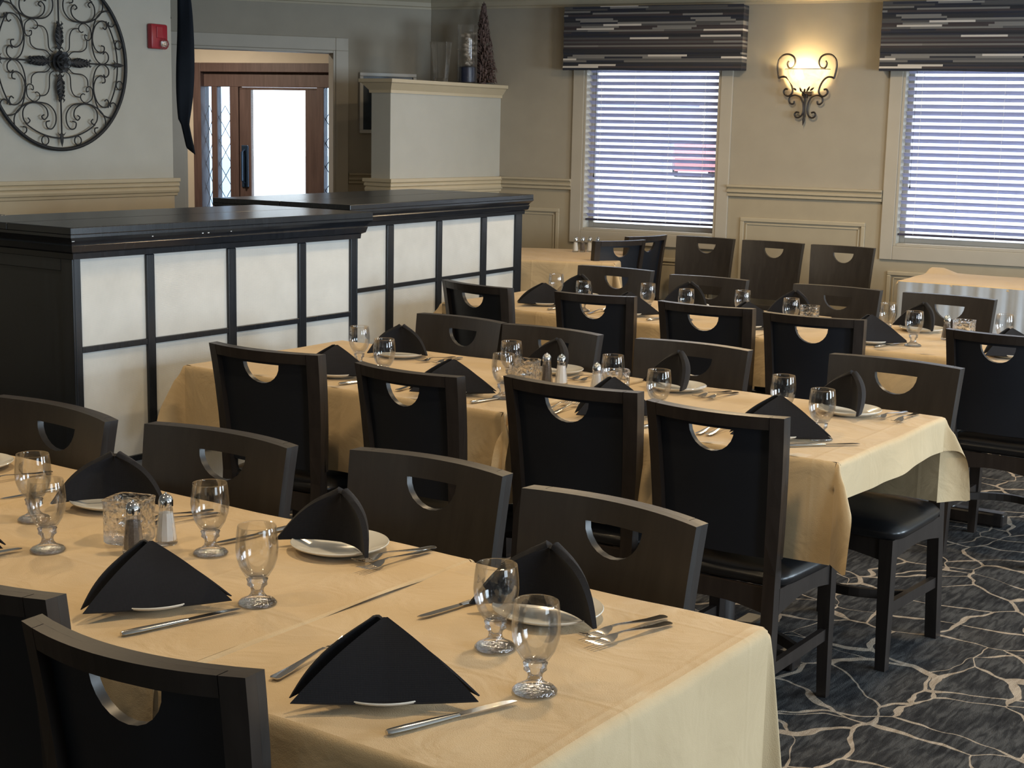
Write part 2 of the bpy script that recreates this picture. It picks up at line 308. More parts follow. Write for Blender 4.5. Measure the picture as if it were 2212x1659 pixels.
# ------------------------------------------------------------ room shell
AW = R(8.9); W0 = Vector((-5.86, 9.6, 0)); dW = Vector((cos(AW), sin(AW), 0)); nW = Vector((-sin(AW), cos(AW), 0))
AE = R(53.9); C0 = Vector((-7.2546, 9.3816, 0)); dE = Vector((cos(AE), sin(AE), 0))
CEIL = 2.60
b = MB(); b.box((-13, -3.2, -0.1), (3.2, 12.2, 0.0)); struct('floor', b.mesh('floor', 'carpet'))
b = MB(); b.box((-13, -3.2, CEIL), (3.2, 12.2, CEIL + 0.1)); struct('ceiling', b.mesh('ceiling', 'ceil'))
b = MB(); b.box((3.0, -3, 0), (3.1, 12, CEIL)); struct('wall_right', b.mesh('wall_right', 'wall'))
b = MB(); b.box((-13, -3.1, 0), (3.0, -3.0, CEIL)); struct('wall_rear', b.mesh('wall_rear', 'wall'))
b = MB(); b.box((-13, -3, 0), (-12.9, 12, CEIL)); struct('wall_outer', b.mesh('wall_outer', 'wall'))
# window wall in its own frame: s along the wall, y outward, origin W0; upper paint / lower wainscot
SA, SB = -1.41, 9.0
WINS = [(-0.105, 0.95), (2.227, 3.28), (4.55, 5.6)]; ZB, ZT = 0.877, 2.15
def wall_band(z0, z1, mat, name):
    b = MB(); cuts = [SA]
    for a_, c_ in WINS: cuts += [a_, c_]
    cuts.append(SB)
    for i in range(0, len(cuts), 2): b.box((cuts[i], 0, z0), (cuts[i + 1], 0.16, z1))
    for a_, c_ in WINS:
        if z0 < ZB: b.box((a_, 0, z0), (c_, 0.16, min(z1, ZB)))
        if z1 > ZT: b.box((a_, 0, max(z0, ZT)), (c_, 0.16, z1))
    return b.mesh(name, mat)
wb = struct('wall_back', wall_band(1.21, CEIL, 'wall', 'wall_back'), loc=W0, rz=AW)
o = ob('wainscot', wall_band(0, 1.21, 'wains', 'wainscot'), wb)
def rail_profile(depth=0.045, h=0.085):    # chair rail section in (out, z) measured from its top, out = towards the room
    return [(0, 0), (depth, 0), (depth, -0.013), (depth * 0.72, -0.02), (depth * 0.55, -0.03), (depth * 0.8, -0.036), (depth * 0.8, -0.05), (depth * 0.4, -0.058), (depth * 0.55, -0.066), (depth * 0.55, -0.078), (0, -h)]
def crown_profile(): return [(0, -0.10), (0.008, -0.10), (0.012, -0.085), (0.022, -0.08), (0.03, -0.05), (0.058, -0.022), (0.062, -0.012), (0.075, -0.008), (0.075, 0), (0, 0)]
def run(prof, s0, s1, z, sign=-1):    # extrude profile along x, room side at y*sign
    n = len(prof); vs = [(s0, sign * o_, z + dz) for o_, dz in prof] + [(s1, sign * o_, z + dz) for o_, dz in prof]
    return vs, [list(range(n)), list(range(n, 2 * n))[::-1]] + [(i, (i + 1) % n, n + (i + 1) % n, n + i) for i in range(n)]
def trim_obj(name, prof, segs, z, loc, rz, mat='trim', sign=-1):
    b = MB()
    for s0, s1 in segs: b.add(*run(prof, s0, s1, z, sign))
    o = ob(name, b.mesh(name, mat)); o.location = loc; o.rotation_euler.z = rz; o['kind'] = 'structure'; return o
trim_obj('trim_1', rail_profile(), [(-0.85, -0.19), (1.035, 2.135), (3.365, 4.46)], 1.255, W0, AW)
trim_obj('trim_2', crown_profile(), [(SA, SB)], CEIL + 0.01, W0, AW)
trim_obj('baseboard_back', [(0, 0), (0.015, 0), (0.015, 0.1), (0, 0.11)], [(SA, SB)], 0, W0, AW)
def panel_mould(s0, s1, z0, z1):
    b = MB(); wd = 0.028; d_ = 0.014
    for a_, c_ in (((s0, z1 - wd), (s1, z1)), ((s0, z0), (s1, z0 + wd)), ((s0, z0 + wd), (s0 + wd, z1 - wd)), ((s1 - wd, z0 + wd), (s1, z1 - wd))):
        b.box((a_[0], -d_, a_[1]), (c_[0], 0, c_[1]), 0.004)
    ins = wd + 0.012
    for a_, c_ in (((s0 + ins, z1 - ins - .01), (s1 - ins, z1 - ins)), ((s0 + ins, z0 + ins - .01), (s1 - ins, z0 + ins)), ((s0 + ins, z0 + ins), (s0 + ins + .01, z1 - ins)), ((s1 - ins - .01, z0 + ins), (s1 - ins, z1 - ins))):
        b.box((a_[0], -0.007, a_[1]), (c_[0], 0, c_[1]), 0.002)
    return b.mesh('panel_mould', 'trim')
for (s0, s1, z1) in ((-1.2, -0.285, 1.03), (1.135, 2.03, 1.027), (2.2, 3.3, 0.705), (-0.1, 0.95, 0.705), (3.5, 4.4, 1.027)): ob('panel_mould', panel_mould(s0, s1, 0.2, z1), wb)
# --- windows
sbm = MB()
def slat_pt(u, v, off): return ((u - 0.5), (v - 0.5) * 0.044, -(v - 0.5) * 0.024 + 0.003 * (1 - (2 * v - 1) ** 2) + off)
sbm.grid(1, 5, lambda u, v: slat_pt(u, v, 0.0014)); sbm.grid(1, 5, lambda u, v: slat_pt(1 - u, v, -0.0014))
n6 = 6
sbm.f += [(0, 1, 12, 13), (10, 11, 22, 23)]
sbm.f += [tuple([2 * j + 1 for j in range(6)] + [12 + 2 * j for j in range(5, -1, -1)]), tuple([2 * j for j in range(5, -1, -1)] + [13 + 2 * j for j in range(6)])]
SLAT = sbm.mesh('slat', 'slat', True)
def window(n, s0, s1, with_blind=True):
    b = MB(); cw = 0.088
    for a_, c_ in (((s0 - cw, ZB - cw - .005), (s0, ZT + cw)), ((s1, ZB - cw - .005), (s1 + cw, ZT + cw)), ((s0, ZB - cw - .005), (s1, ZB - 0.0)), ((s0, ZT), (s1, ZT + cw))):
        b.box((a_[0], -0.02, a_[1]), (c_[0], -0.0005, c_[1]), 0.004)
    wn = struct('window_%d' % n, b.mesh('window_casing', 'casing'), loc=W0, rz=AW)
    b = MB(); j = 0.02
    for a_, c_ in (((s0, ZB), (s0 + j, ZT)), ((s1 - j, ZB), (s1, ZT)), ((s0 + j, ZB), (s1 - j, ZB + j)), ((s0 + j, ZT - j), (s1 - j, ZT))):
        b.box((a_[0], -0.012, a_[1]), (c_[0], 0.15, c_[1]), 0.003)
    ob('window_jamb', b.mesh('window_jamb', 'casing'), wn)
    b = MB(); f = 0.035; zm = (ZB + ZT) / 2
    for a_, c_ in (((s0 + j, ZB + j), (s0 + j + f, ZT - j)), ((s1 - j - f, ZB + j), (s1 - j, ZT - j)), ((s0 + j + f, ZB + j), (s1 - j - f, ZB + j + f)), ((s0 + j + f, ZT - j - f), (s1 - j - f, ZT - j))):
        b.box((a_[0], 0.10, a_[1]), (c_[0], 0.13, c_[1]), 0.003)
    sash = ob('sash', b.mesh('sash', 'casing'), wn)
    for z0, z1 in ((ZB + j + f, ZT - j - f),):
        b = MB(); b.box((s0 + j + f, 0.112, z0), (s1 - j - f, 0.118, z1)); ob('pane', b.mesh('pane', 'pane'), sash)
    # blind hangs in the reveal
    wid = s1 - s0 - 2 * j - 0.01; cx = (s0 + s1) / 2
    bl = link(bpy.data.objects.new('window_blind', None)); bl.location = W0 + dW * cx + nW * 0.045; bl.rotation_euler.z = AW
    which = ['on the left window beside the half wall', 'on the right window beyond the buffet table', 'on the far right window outside the frame'][n - 1]
    tag(bl, 'white horizontal slat blind ' + which, 'blind', 'white slat window blinds')
    b = MB(); b.box((-wid / 2, -0.025, ZT - j - 0.05), (wid / 2, 0.025, ZT - j - 0.002), 0.003); ob('head_rail', b.mesh('head_rail', 'slat'), bl)
    z = ZT - j - 0.075
    while z > ZB + 0.075:
        sl = ob('slat', SLAT, bl); sl.location = (0, 0, z); sl.scale = (wid, 1, 1); z -= 0.0462
    zb = z + 0.012
    b = MB(); b.box((-wid / 2, -0.022, zb - 0.008), (wid / 2, 0.022, zb + 0.008), 0.003); ob('bottom_rail', b.mesh('bottom_rail', 'blindrail'), bl, 'dark bottom rail')
    for u in (-0.40, -0.135, 0.135, 0.40):
        b = MB()
        for yy in (-0.0255, 0.0255): b.tube([(u * wid, yy, zb), (u * wid, yy, ZT - j - 0.05)], 0.0012, 5)
        ob('ladder_cord', b.mesh('ladder_cord', 'cord'), bl)
    b = MB(); b.tube([(-0.44 * wid, -0.034, ZT - j - 0.05), (-0.44 * wid, -0.034, ZB + 0.42)], 0.0012, 5); b.lathe([(0, 0), (.006, .004), (.004, .02), (.002, .03), (0, .031)], 8, (-0.44 * wid, -0.034, ZB + 0.395))
    ob('pull_cord', b.mesh('pull_cord', 'iron'), bl)
window(1, *WINS[0]); window(2, *WINS[1]); window(3, *WINS[2])
# valances (upholstered cornice boxes)
def valance(s0, s1, label):
    b = MB(); wd = s1 - s0
    n = 40
    def front(u, v):
        z = 2.05 + v * 0.455; return (u * wd, -0.125 - 0.004 * sin(v * 46) - 0.003 * sin(v * 23 + 1), z + 0.004 * sin(u * 7) * (1 - v))
    b.grid(n, 36, front)
    b.box((0, -0.121, 2.055), (wd, 0.0, 2.50), 0.004)
    o = ob('valance', b.mesh('valance', 'valance', True)); o.location = W0 + dW * s0; o.rotation_euler.z = AW; o.location -= nW * 0.002
    tag(o, label, 'valance', 'striped window valances'); return o
valance(-0.232, 1.128, 'dark striped fabric valance box above the left window')
valance(2.085, 3.43, 'dark striped fabric valance box above the right window, right of the wall lamp')
# entry wall with doorway
def seg_wall(name, prof_boxes, mat, loc, rz):
    b = MB()
    for a_, c_ in prof_boxes: b.box(a_, c_)
    return struct(name, b.mesh(name, mat), loc=loc, rz=rz)
DZ = 2.175
ew = seg_wall('wall_entry', [((-0.755, 0, 1.21), (0.0, 0.14, CEIL)), ((-1.895, 0, DZ), (-0.755, 0.14, CEIL)), ((-4.2, 0, 1.21), (-1.895, 0.14, CEIL))], 'wall', C0, AE)
b = MB(); b.box((-0.755, 0, 0), (0, 0.14, 1.21)); b.box((-4.2, 0, 0), (-1.895, 0.14, 1.21)); ob('wainscot', b.mesh('wainscot', 'wains'), ew)
b = MB()
for a_, c_ in (((-0.757, DZ - 1e-3), (-0.657, DZ + 0.095)), ((-0.757, 0), (-0.657, DZ)), ((-1.995, 0), (-1.893, DZ)), ((-1.995, DZ), (-0.757, DZ + 0.095))): b.box((a_[0], -0.022, a_[1]), (c_[0], 0.0, c_[1]), 0.004)
for a_, c_ in (((-0.775, 0), (-0.755, DZ)), ((-1.895, 0), (-1.875, DZ)), ((-1.875, DZ - 0.02), (-0.775, DZ))): b.box((a_[0], -0.015, a_[1]), (c_[0], 0.15, c_[1]), 0.003)
o = struct('trim_3', b.mesh('doorway_casing', 'casing'), loc=C0, rz=AE)
trim_obj('trim_4', crown_profile(), [(-4.2, 0)], CEIL + 0.01, C0, AE)
trim_obj('trim_5', rail_profile(), [(-0.655, -0.02)], 1.255, C0, AE)
# left wall
AL = R(91.2); L0 = Vector((-7.36, 3.8, 0)); 
LB = 3.06
lw = seg_wall('wall_left', [((-6.5, 0, 1.21), (LB, 0.16, CEIL))], 'pale', L0, AL)
b = MB(); b.box((-6.5, -0.004, 0), (LB + 0.003, 0.16, 1.21)); ob('wainscot', b.mesh('wainscot', 'cream'), lw)
RAIL2 = [(0, 0), (.045, 0), (.045, -.022), (.030, -.028), (.037, -.036), (.037, -.050), (.024, -.056), (.032, -.064), (.034, -.076), (.030, -.090), (.018, -.096), (.016, -.112), (0, -.118)]
trim_obj('trim_6', RAIL2, [(-6.5, LB + 0.02)], 1.255, L0, AL, 'cream')
trim_obj('trim_7', crown_profile(), [(-6.5, LB)], CEIL + 0.01, L0, AL)
b = MB(); b.box((-13, 12.1, 0), (3.1, 12.2, CEIL)) 
# half wall with cap and end column
HX0, HX1, HY0 = -6.82, -6.65, 8.15
b = MB(); b.box((HX0, HY0, 1.21), (HX1, 9.5, 1.875)); hw = struct('wall_half', b.mesh('wall_half', 'pale'))
b = MB(); b.box((HX0, HY0 - 0.002, 0), (HX1 + 0.002, 9.48, 1.21)); ob('wainscot', b.mesh('wainscot', 'cream'), hw)
def ring_prof(x0, x1, y0, y1, prof, z):   # mould around three sides (left, front, right), profile (out,dz)
    vs = []; n = len(prof)
    for (cx, cy, sx, sy) in ((x0, y1, -1, 0), (x0, y0, -1, -1), (x1, y0, 1, -1), (x1, y1, 1, 0)):
        for o_, dz in prof: vs.append((cx + sx * o_, cy + sy * o_, z + dz))
    fs = []
    for k in range(3):
        for i in range(n): fs.append((k * n + i, k * n + (i + 1) % n, (k + 1) * n + (i + 1) % n, (k + 1) * n + i))
    fs += [list(range(n)), list(range(3 * n, 4 * n))[::-1]]
    return vs, fs
b = MB(); b.add(*ring_prof(HX0, HX1, HY0, 9.49, RAIL2, 1.255)); o = ob('trim_8', b.mesh('half_wall_rail', 'cream')); o['kind'] = 'structure'
b = MB(); b.add(*ring_prof(HX0, HX1, HY0, 9.48, [(-0.005, -0.02), (0.012, -0.02), (0.014, 0.0), (0.03, 0.02), (0.05, 0.045), (0.065, 0.052), (0.065, 0.075), (-0.005, 0.075)], 1.865)); b.box((HX0, HY0, 1.87), (HX1, 9.48, 1.938))
o = ob('trim_9', b.mesh('half_wall_cap', 'cream')); o['kind'] = 'structure'
LEDGE = 1.94
# vestibule beyond the doorway: end wall with brown door set, side wall, ceiling
AV = R(15); V0 = Vector((-8.6, 10.2, 0)); dV = Vector((cos(AV), sin(AV), 0))
vw = seg_wall('wall_vestibule', [((-4.6, 0, 0), (-1.72, 0.12, CEIL)), ((-0.06, 0, 0), (1.35, 0.12, CEIL)), ((-1.72, 0, 2.15), (-0.06, 0.12, 2.285)), ((-1.72, 0, 2.45), (-0.06, 0.12, CEIL)), ((-1.38, 0, 2.285), (-1.17, 0.12, 2.45)), ((-0.61, 0, 2.285), (-0.42, 0.12, 2.45))], 'vest', V0, AV)
b = MB(); b.box((-7.36, 9.45, 0), (-7.24, 10.62, CEIL)); struct('wall_passage', b.mesh('wall_passage', 'vest'))
b = MB()
for a_, c_ in (((-1.72, 0), (-1.64, 2.15)), ((-0.14, 0), (-0.06, 2.15)), ((-1.64, 2.07), (-0.14, 2.15))): b.box((a_[0], -0.03, a_[1]), (c_[0], 0.12, c_[1]), 0.004)
for a_, c_ in (((-1.635, 1.94), (-0.145, 2.07)), ((-1.56, 0), (-1.5, 1.94)), ((-1.37, 0), (-1.28, 1.94)), ((-0.49, 0), (-0.42, 1.94)), ((-0.27, 0), (-0.21, 1.94)), ((-1.635, 0), (-1.28, 0.3)), ((-0.49, 0), (-0.145, 0.3))): b.box((a_[0], 0.02, a_[1]), (c_[0], 0.10, c_[1]), 0.004)
dr = struct('door_1', b.mesh('door_frame', 'brown'), loc=V0, rz=AV)
b = MB()
for a_, c_ in (((-1.278, 0.01), (-1.16, 1.93)), ((-0.612, 0.01), (-0.492, 1.93)), ((-1.278, 1.915), (-0.492, 1.938)), ((-1.16, 0.01), (-0.612, 0.28))): b.box((a_[0], 0.035, a_[1]), (c_[0], 0.085, c_[1]), 0.004)
lf = ob('door_leaf', b.mesh('door_leaf', 'brown'), dr)
b = MB(); b.box((-1.16, 0.055, 0.28), (-0.612, 0.062, 1.925)); ob('door_pane', b.mesh('door_pane', 'pane'), lf)
b = MB(); b.box((-1.255, 0.022, 1.04), (-1.185, 0.036, 1.42), 0.01); b.tube([(-1.22, 0.02, 1.08), (-1.22, -0.03, 1.1), (-1.22, -0.03, 1.36), (-1.22, 0.02, 1.38)], 0.01, 8); ob('pull_handle', b.mesh('pull_handle', 'handleplate'), lf, 'blue-grey metal pull plate')
for s0, s1 in ((-1.64, -1.56), (-1.5, -1.37), (-0.42, -0.27), (-0.21, -0.14)):
    b = MB(); b.box((s0, 0.055, 0.3), (s1, 0.06, 1.94)); pn = ob('sidelight_pane', b.mesh('sidelight_pane', 'leadpane'), dr)
    b = MB(); wd = s1 - s0; hgt = 0.21; z = 0.3; k = 0
    while z < 1.93:
        z1 = min(1.94, z + hgt / 2)
        if z > 1.75: break
        for (a_, c_) in (((0, .5), (.5, 1)), ((1, .5), (.5, 1)), ((0, .5), (.5, 0)), ((1, .5), (.5, 0))):
            b.tube([(s0 + wd * a_[0], 0.053, z + hgt * a_[1]), (s0 + wd * c_[0], 0.053, z + hgt * c_[1])], 0.0035, 5, nrm=(0, 1, 0))
        z += hgt
    ob('lead_came', b.mesh('lead_came', 'lead'), pn)
for s0, s1 in ((-1.72, -1.38), (-1.17, -0.61), (-0.42, -0.06)):
    b = MB(); b.box((s0, 0.05, 2.285), (s1, 0.056, 2.45)); ob('transom_pane', b.mesh('transom_pane', 'pane'), dr)
# ------------------------------------------------------------ outside
b = MB(); b.box((-60, -20, -0.35), (60, 90, -0.25)); tag(ob('parking_lot', b.mesh('parking_lot', 'asphalt')), 'pale paved ground outside beyond the windows and door', 'pavement')
fb = empty('neighbouring_building', (-44, 62, -0.25), R(8.9), 'pale blue-grey building seen through the blind slats', 'building')
b = MB(); b.box((0, 0, 0), (9.0, 6, 3.2)); b.box((11.2, 0, 0), (40, 6, 3.0)); b.box((9, 0.4, 0), (11.2, 6, 1.0)); ob('building_wall', b.mesh('building_wall', 'facade'), fb)
b = MB(); b.box((-0.3, -0.4, 3.2), (9.2, 6.4, 3.4)); b.box((11, -0.4, 3.0), (40.3, 6.4, 3.2)); ob('building_roof', b.mesh('building_roof', 'casing'), fb)
car = empty('stand_in_car', (-29.9, 57, -0.25), R(120), 'red car standing in for the red tint behind the left window blind', 'car')  # added car shape standing in for an unidentified red tint
b = MB(); b.extr([(-1.0, .25), (-1.0, .8), (-.2, .95), (.3, 1.4), (1.5, 1.42), (2.2, .98), (2.9, .85), (2.9, .25)], -0.85, 0.85); ob('car_body', b.mesh('car_body', 'carred'), car)
for x in (-.3, 2.1):
    for y in (-.86, .7): 
        b = MB(); b.lathe([(0, 0), (.3, 0), (.32, .03), (.32, .13), (.3, .16), (0, .16)], 20); me = b.mesh('wheel', 'iron', True); q = ob('wheel', me, car); q.rotation_euler.x = R(90); q.location = (x, y + .16, .33)
# ------------------------------------------------------------ panelled partitions
def partition(name, loc, rz, L, D, divs, ztop, label, cols_at_left=True):
    p = empty(name, loc, rz, label, 'partition', 'black panelled service partitions')   # local: x along the panel face (0..L), y back (0..D); face at y=0
    zc = ztop
    b = MB(); prof = [(0.0, -0.115), (0.012, -0.115), (0.014, -0.095), (0.028, -0.088), (0.034, -0.066), (0.03, -0.06), (0.036, -0.05), (0.05, -0.036), (0.05, -0.026), (0.0, -0.026)]
    vs = []; n = len(prof)
    for (cx, cy, sx, sy) in ((0, 0, -1, -1), (L, 0, 1, -1), (L, D, 1, 1), (0, D, -1, 1)):
        for o_, dz in prof: vs.append((cx + sx * o_, cy + sy * o_, zc + dz))
    fs = [(k * n + i, k * n + (i + 1) % n, ((k + 1) % 4) * n + (i + 1) % n, ((k + 1) % 4) * n + i) for k in range(4) for i in range(n)]
    b.add(vs, fs); ob('cornice', b.mesh('cornice', 'black'), p)
    for k, (y0, y1) in enumerate(((-0.05, D * 0.5 - 0.002), (D * 0.5 + 0.002, D + 0.05))):
        b = MB(); b.box((-0.05, y0, zc - 0.026), (L + 0.05, y1, zc), 0.003); ob('top_board', b.mesh('top_board', 'black'), p)
    b = MB(); b.box((0.012, 0.02, 0.0), (L - 0.012, D - 0.02, zc - 0.03)); ob('carcass', b.mesh('carcass', 'black'), p)
    zr = [1.133 - (1.25 - ztop), 0.819, 0.797, 0.385, 0.363, 0.12]
    b = MB()     # stiles, rails
    b.box((0, 0, 0), (divs[0][0], 0.02, zc - 0.1), 0.003); b.box((divs[-1][1], 0, 0), (L, 0.02, zc - 0.1), 0.003)
    b.box((divs[0][0], 0, zr[0]), (divs[-1][1], 0.02, zc - 0.1), 0.003); b.box((divs[0][0], 0, 0), (divs[-1][1], 0.02, zr[5]), 0.003)
    ob('face_frame', b.mesh('face_frame', 'black'), p)
    for i in range(len(divs) - 1):
        b = MB(); b.box((divs[i][1], 0, zr[5]), (divs[i + 1][0], 0.02, zr[0]), 0.003); ob('mullion', b.mesh('mullion', 'black'), p)
    for i in range(len(divs)):
        for z0, z1 in ((zr[2], zr[1]), (zr[4], zr[3])):
            b = MB(); b.box((divs[i][0], 0.001, z0), (divs[i][1], 0.02, z1), 0.002); ob('cross_rail', b.mesh('cross_rail', 'black'), p)
        for z0, z1 in ((zr[1], zr[0]), (zr[3], zr[2]), (zr[5], zr[4])):
            b = MB(); b.box((divs[i][0] - 0.004, 0.012, z0 - 0.004), (divs[i][1] + 0.004, 0.0195, z1 + 0.004)); ob('linen_panel', b.mesh('linen_panel', 'linen'), p, 'off-white linen panel')
    for x0, x1, xs in ((-0.0, 0.012, 0), (L - 0.012, L, 1)):     # end boards with raised stiles
        b = MB(); b.box((x0, 0.02, 0), (x1, D - 0.0, zc - 0.1)); 
        xo = -0.008 if xs == 0 else L + 0.0
        for y0, y1 in ((0.0, 0.06), (D - 0.09, D - 0.03)): b.box((xo, y0, 0), (xo + 0.008, y1, zc - 0.115), 0.002)
        b.box((xo, 0.06, zc - 0.16), (xo + 0.008, D - 0.09, zc - 0.115), 0.002)
        ob('end_board', b.mesh('end_board', 'black'), p)
    return p
div1 = [(0.037, 0.342), (0.380, 0.760), (0.803, 1.168), (1.211, 1.495)]
p1 = partition('panelled_partition', (-4.235, 3.44, 0), R(90), 1.525, 0.60, [(a_ - 0.037 + 0.03, c_ - 0.037 + 0.03) for a_, c_ in div1], 1.25, 'black partition with white linen panels, nearest, behind the front table')
b = MB()   # chips of missing paint on the cornice
for (x_, z_, r_) in ((-0.03, -0.046, 0.006), (0.33, -0.047, 0.003), (0.58, -0.047, 0.0035), (0.61, -0.046, 0.004), (0.73, -0.046, 0.003)):
    b.lathe([(0, 0), (r_, 0.0005), (r_ * .8, 0.002), (0, 0.0025)], 7, (0, 0, 0)) if False else b.box((x_ - r_, -0.0405 if x_ > 0 else -0.038, 1.25 + z_ - r_ * .7), (x_ + r_, -0.0375 if x_ > 0 else -0.034, 1.25 + z_ + r_ * .7), 0.001)
ob('paint_chip', b.mesh('paint_chip', 'salt'), p1, 'pale chips where black paint is missing')
div2 = [(0.03, 0.345), (0.405, 0.82), (0.87, 1.287), (1.343, 1.672)]
partition('panelled_partition', (-4.80, 5.56, 0), R(95), 1.74, 0.76, div2, 1.24, 'black partition with white linen panels, farther one, left of the back table')
b = MB(); e2 = empty('corner_partition', (-4.90, 3.47, 0), 0, 'black painted partition end at the left frame edge beside the near partition', 'partition')
b.box((-0.55, 0, 0), (0, 0.18, 1.13), 0.004); ob('carcass', b.mesh('carcass', 'black'), e2)
b = MB(); b.box((-0.6, -0.04, 1.224), (0.0, 0.2, 1.25), 0.003); b.box((-0.58, -0.02, 1.13), (0.0, 0.19, 1.224), 0.008); ob('cornice', b.mesh('cornice', 'black'), e2)
# ------------------------------------------------------------ chairs
CH = 0.895; SAG = 0.042
def hw_(z): return 0.19 + 0.02 * max(0, (z - 0.45)) / 0.445 if z > 0.45 else 0.19 + 0.008 * (0.45 - z) / 0.45
def yb_(z): # rear face line of the post
    return 0.0 + 0.038 * (1 - ((z - 0.45) / 0.445) ** 2) if z >= 0.45 else 0.014 + 0.024 * (z / 0.45)
def bpt(u, z, off): return (u * hw_(z), yb_(z) + off - SAG * (1 - u * u) * min(1, (z - 0.2) / 0.6), z)
def back_panel():
    zt, zf, rad, rz_, zb = CH, CH - 0.046, 0.33, 0.066, 0.50
    us = [-1, -0.82, -0.6, -0.45] + [-rad * cos(pi * k / 12) for k in range(13)] + [0.45, 0.6, 0.82, 1]
    V = []; faces = []
    def v(u, z): V.append((u, z)); return len(V) - 1
    cols = []
    for u in us:
        inh = abs(u) < rad - 1e-6; z2 = zf - (rz_ * sqrt(max(0, 1 - (u / rad) ** 2)) if inh else 0)
        top = [v(u, zt), v(u, zf)]
        start = v(u, z2) if inh else top[1]
        low = [start] + [v(u, z2 + (zb - z2) * k / 5) for k in range(1, 6)]
        cols.append((top, low))
    for a_, c_ in zip(cols[:-1], cols[1:]):
        faces.append((a_[0][0], a_[0][1], c_[0][1], c_[0][0]))
        for k in range(5): 
            f = [a_[1][k], a_[1][k + 1], c_[1][k + 1], c_[1][k]]; faces.append(f)
    F = [bpt(u, z, 0.040) for u, z in V]; B = [bpt(u, z, 0.022) for u, z in V]
    return tri_shell(F, B, faces)
vs, fs = back_panel(); ME_BACK = mkmesh('backrest', vs, fs, 'espresso', False); ME_BACK.materials.append(M['panelback'])
for p in ME_BACK.polygons:
    p.use_smooth = True
    if p.normal.y < -0.5: p.material_index = 1
ME_BACK.set_sharp_from_angle(angle=R(40))
def sweep_rect(path):     # path of 4-corner rings
    vs = []; fs = []
    for ring in path: vs += ring
    for k in range(len(path) - 1):
        for i in range(4): fs.append((4 * k + i, 4 * k + (i + 1) % 4, 4 * k + 4 + (i + 1) % 4, 4 * k + 4 + i))
    fs += [(3, 2, 1, 0), tuple(4 * (len(path) - 1) + i for i in range(4))]
    return vs, fs
def rear_leg(side):
    rings = []
    for z in (0, .12, .25, .38, .46, .55, .65, .75, .83, CH):
        h = hw_(z); w_ = 0.036; y0 = yb_(z); d_ = 0.038 if z < 0.5 else 0.0219
        x0, x1 = side * h, side * (h - w_); ui = (h - w_) / h; bow = SAG * (1 - ui * ui) * min(1, max(0.0, (z - 0.2) / 0.6)) if z > 0.5 else 0
        rings.append([(x0, y0, z), (x1, y0 - bow, z), (x1, y0 + d_ - bow, z), (x0, y0 + d_, z)])
    return sweep_rect(rings)
def top_rail():
    rings = []
    for k in range(15):
        u = -0.82 + 1.64 * k / 14; P = [bpt(u, z, o_) for z, o_ in ((CH, 0), (CH, 0.0219), (CH - 0.034, 0.0219), (CH - 0.034, 0))]; rings.append(P)
    return sweep_rect(rings)
ME_RL = [mkmesh('leg', *rear_leg(s), 'espresso_leg') for s in (-1, 1)]
ME_TR = mkmesh('top_rail', *top_rail(), 'espresso_leg')
def front_leg(s):
    rings = []
    for z, w_ in ((0, .030), (.2, .036), (.415, .040)):
        x0, x1 = s * 0.198, s * (0.198 - w_); y1, y0 = 0.452, 0.452 - w_
        rings.append([(x0, y0, z), (x1, y0, z), (x1, y1, z), (x0, y1, z)])
    return sweep_rect(rings)
ME_FL = [mkmesh('leg', *front_leg(s), 'espresso_leg') for s in (-1, 1)]
def cushion():
    n = 40; b = MB(); lv = [(0.0, 0.93, 0.44), (0.5, 0.96, 0.441), (0.8, 0.985, 0.448), (1, 1, 0.46), (1, .99, .468), (1, .93, .482), (1, .78, .492), (1, .5, .498), (1, 0.02, .5)]
    rings = []
    for (_, sc, z) in [(a_, b_, z_ - 0.022) for a_, b_, z_ in lv]:
        ring = []
        for i in range(n):
            t = 2 * pi * i / n; c_, s_ = cos(t), sin(t); e = 0.28
            x = 0.216 * sc * math.copysign(abs(c_) ** e, c_); y = 0.212 * sc * math.copysign(abs(s_) ** e, s_)
            x *= 1 + 0.05 * y / 0.21 - 0.0; ring.append((x, 0.268 + y, z))
        rings.append(ring)
    vs = [v for r in rings for v in r]; fs = []
    for k in range(len(rings) - 1):
        for i in range(n): fs.append((k * n + i, k * n + (i + 1) % n, (k + 1) * n + (i + 1) % n, (k + 1) * n + i))
    fs += [list(range(n))[::-1], [(len(rings) - 1) * n + i for i in range(n)]]
    return vs, fs
ME_SEAT = mkmesh('seat', *cushion(), 'vinyl', False)
for p in ME_SEAT.polygons: p.use_smooth = True
def arch_board(x0, y0, x1, y1, t, z0, z1, rise):
    n = 8; vs = []; fs = []; dx, dy = x1 - x0, y1 - y0; L = sqrt(dx * dx + dy * dy); nx, ny = -dy / L * t / 2, dx / L * t / 2
    for k in range(n + 1):
        q = k / n; X, Y = x0 + dx * q, y0 + dy * q; zl = z0 + rise * sin(pi * q)
        vs += [(X + nx, Y + ny, zl), (X - nx, Y - ny, zl), (X - nx, Y - ny, z1), (X + nx, Y + ny, z1)]
    for k in range(n):
        for i in range(4): fs.append((4 * k + i, 4 * k + (i + 1) % 4, 4 * k + 4 + (i + 1) % 4, 4 * k + 4 + i))
    fs += [(3, 2, 1, 0), tuple(4 * n + i for i in range(4))]; return vs, fs
b = MB()
b.add(*arch_board(-0.165, 0.434, 0.165, 0.434, 0.02, 0.345, 0.417, 0.02)); b.add(*arch_board(-0.16, 0.06, 0.16, 0.06, 0.02, 0.345, 0.417, 0.02))
for s in (-1, 1): b.add(*arch_board(s * 0.182, 0.07, s * 0.182, 0.42, 0.02, 0.345, 0.417, 0.02))
ME_AP = b.mesh('seat_frame', 'espresso_leg')
ME_ST = []
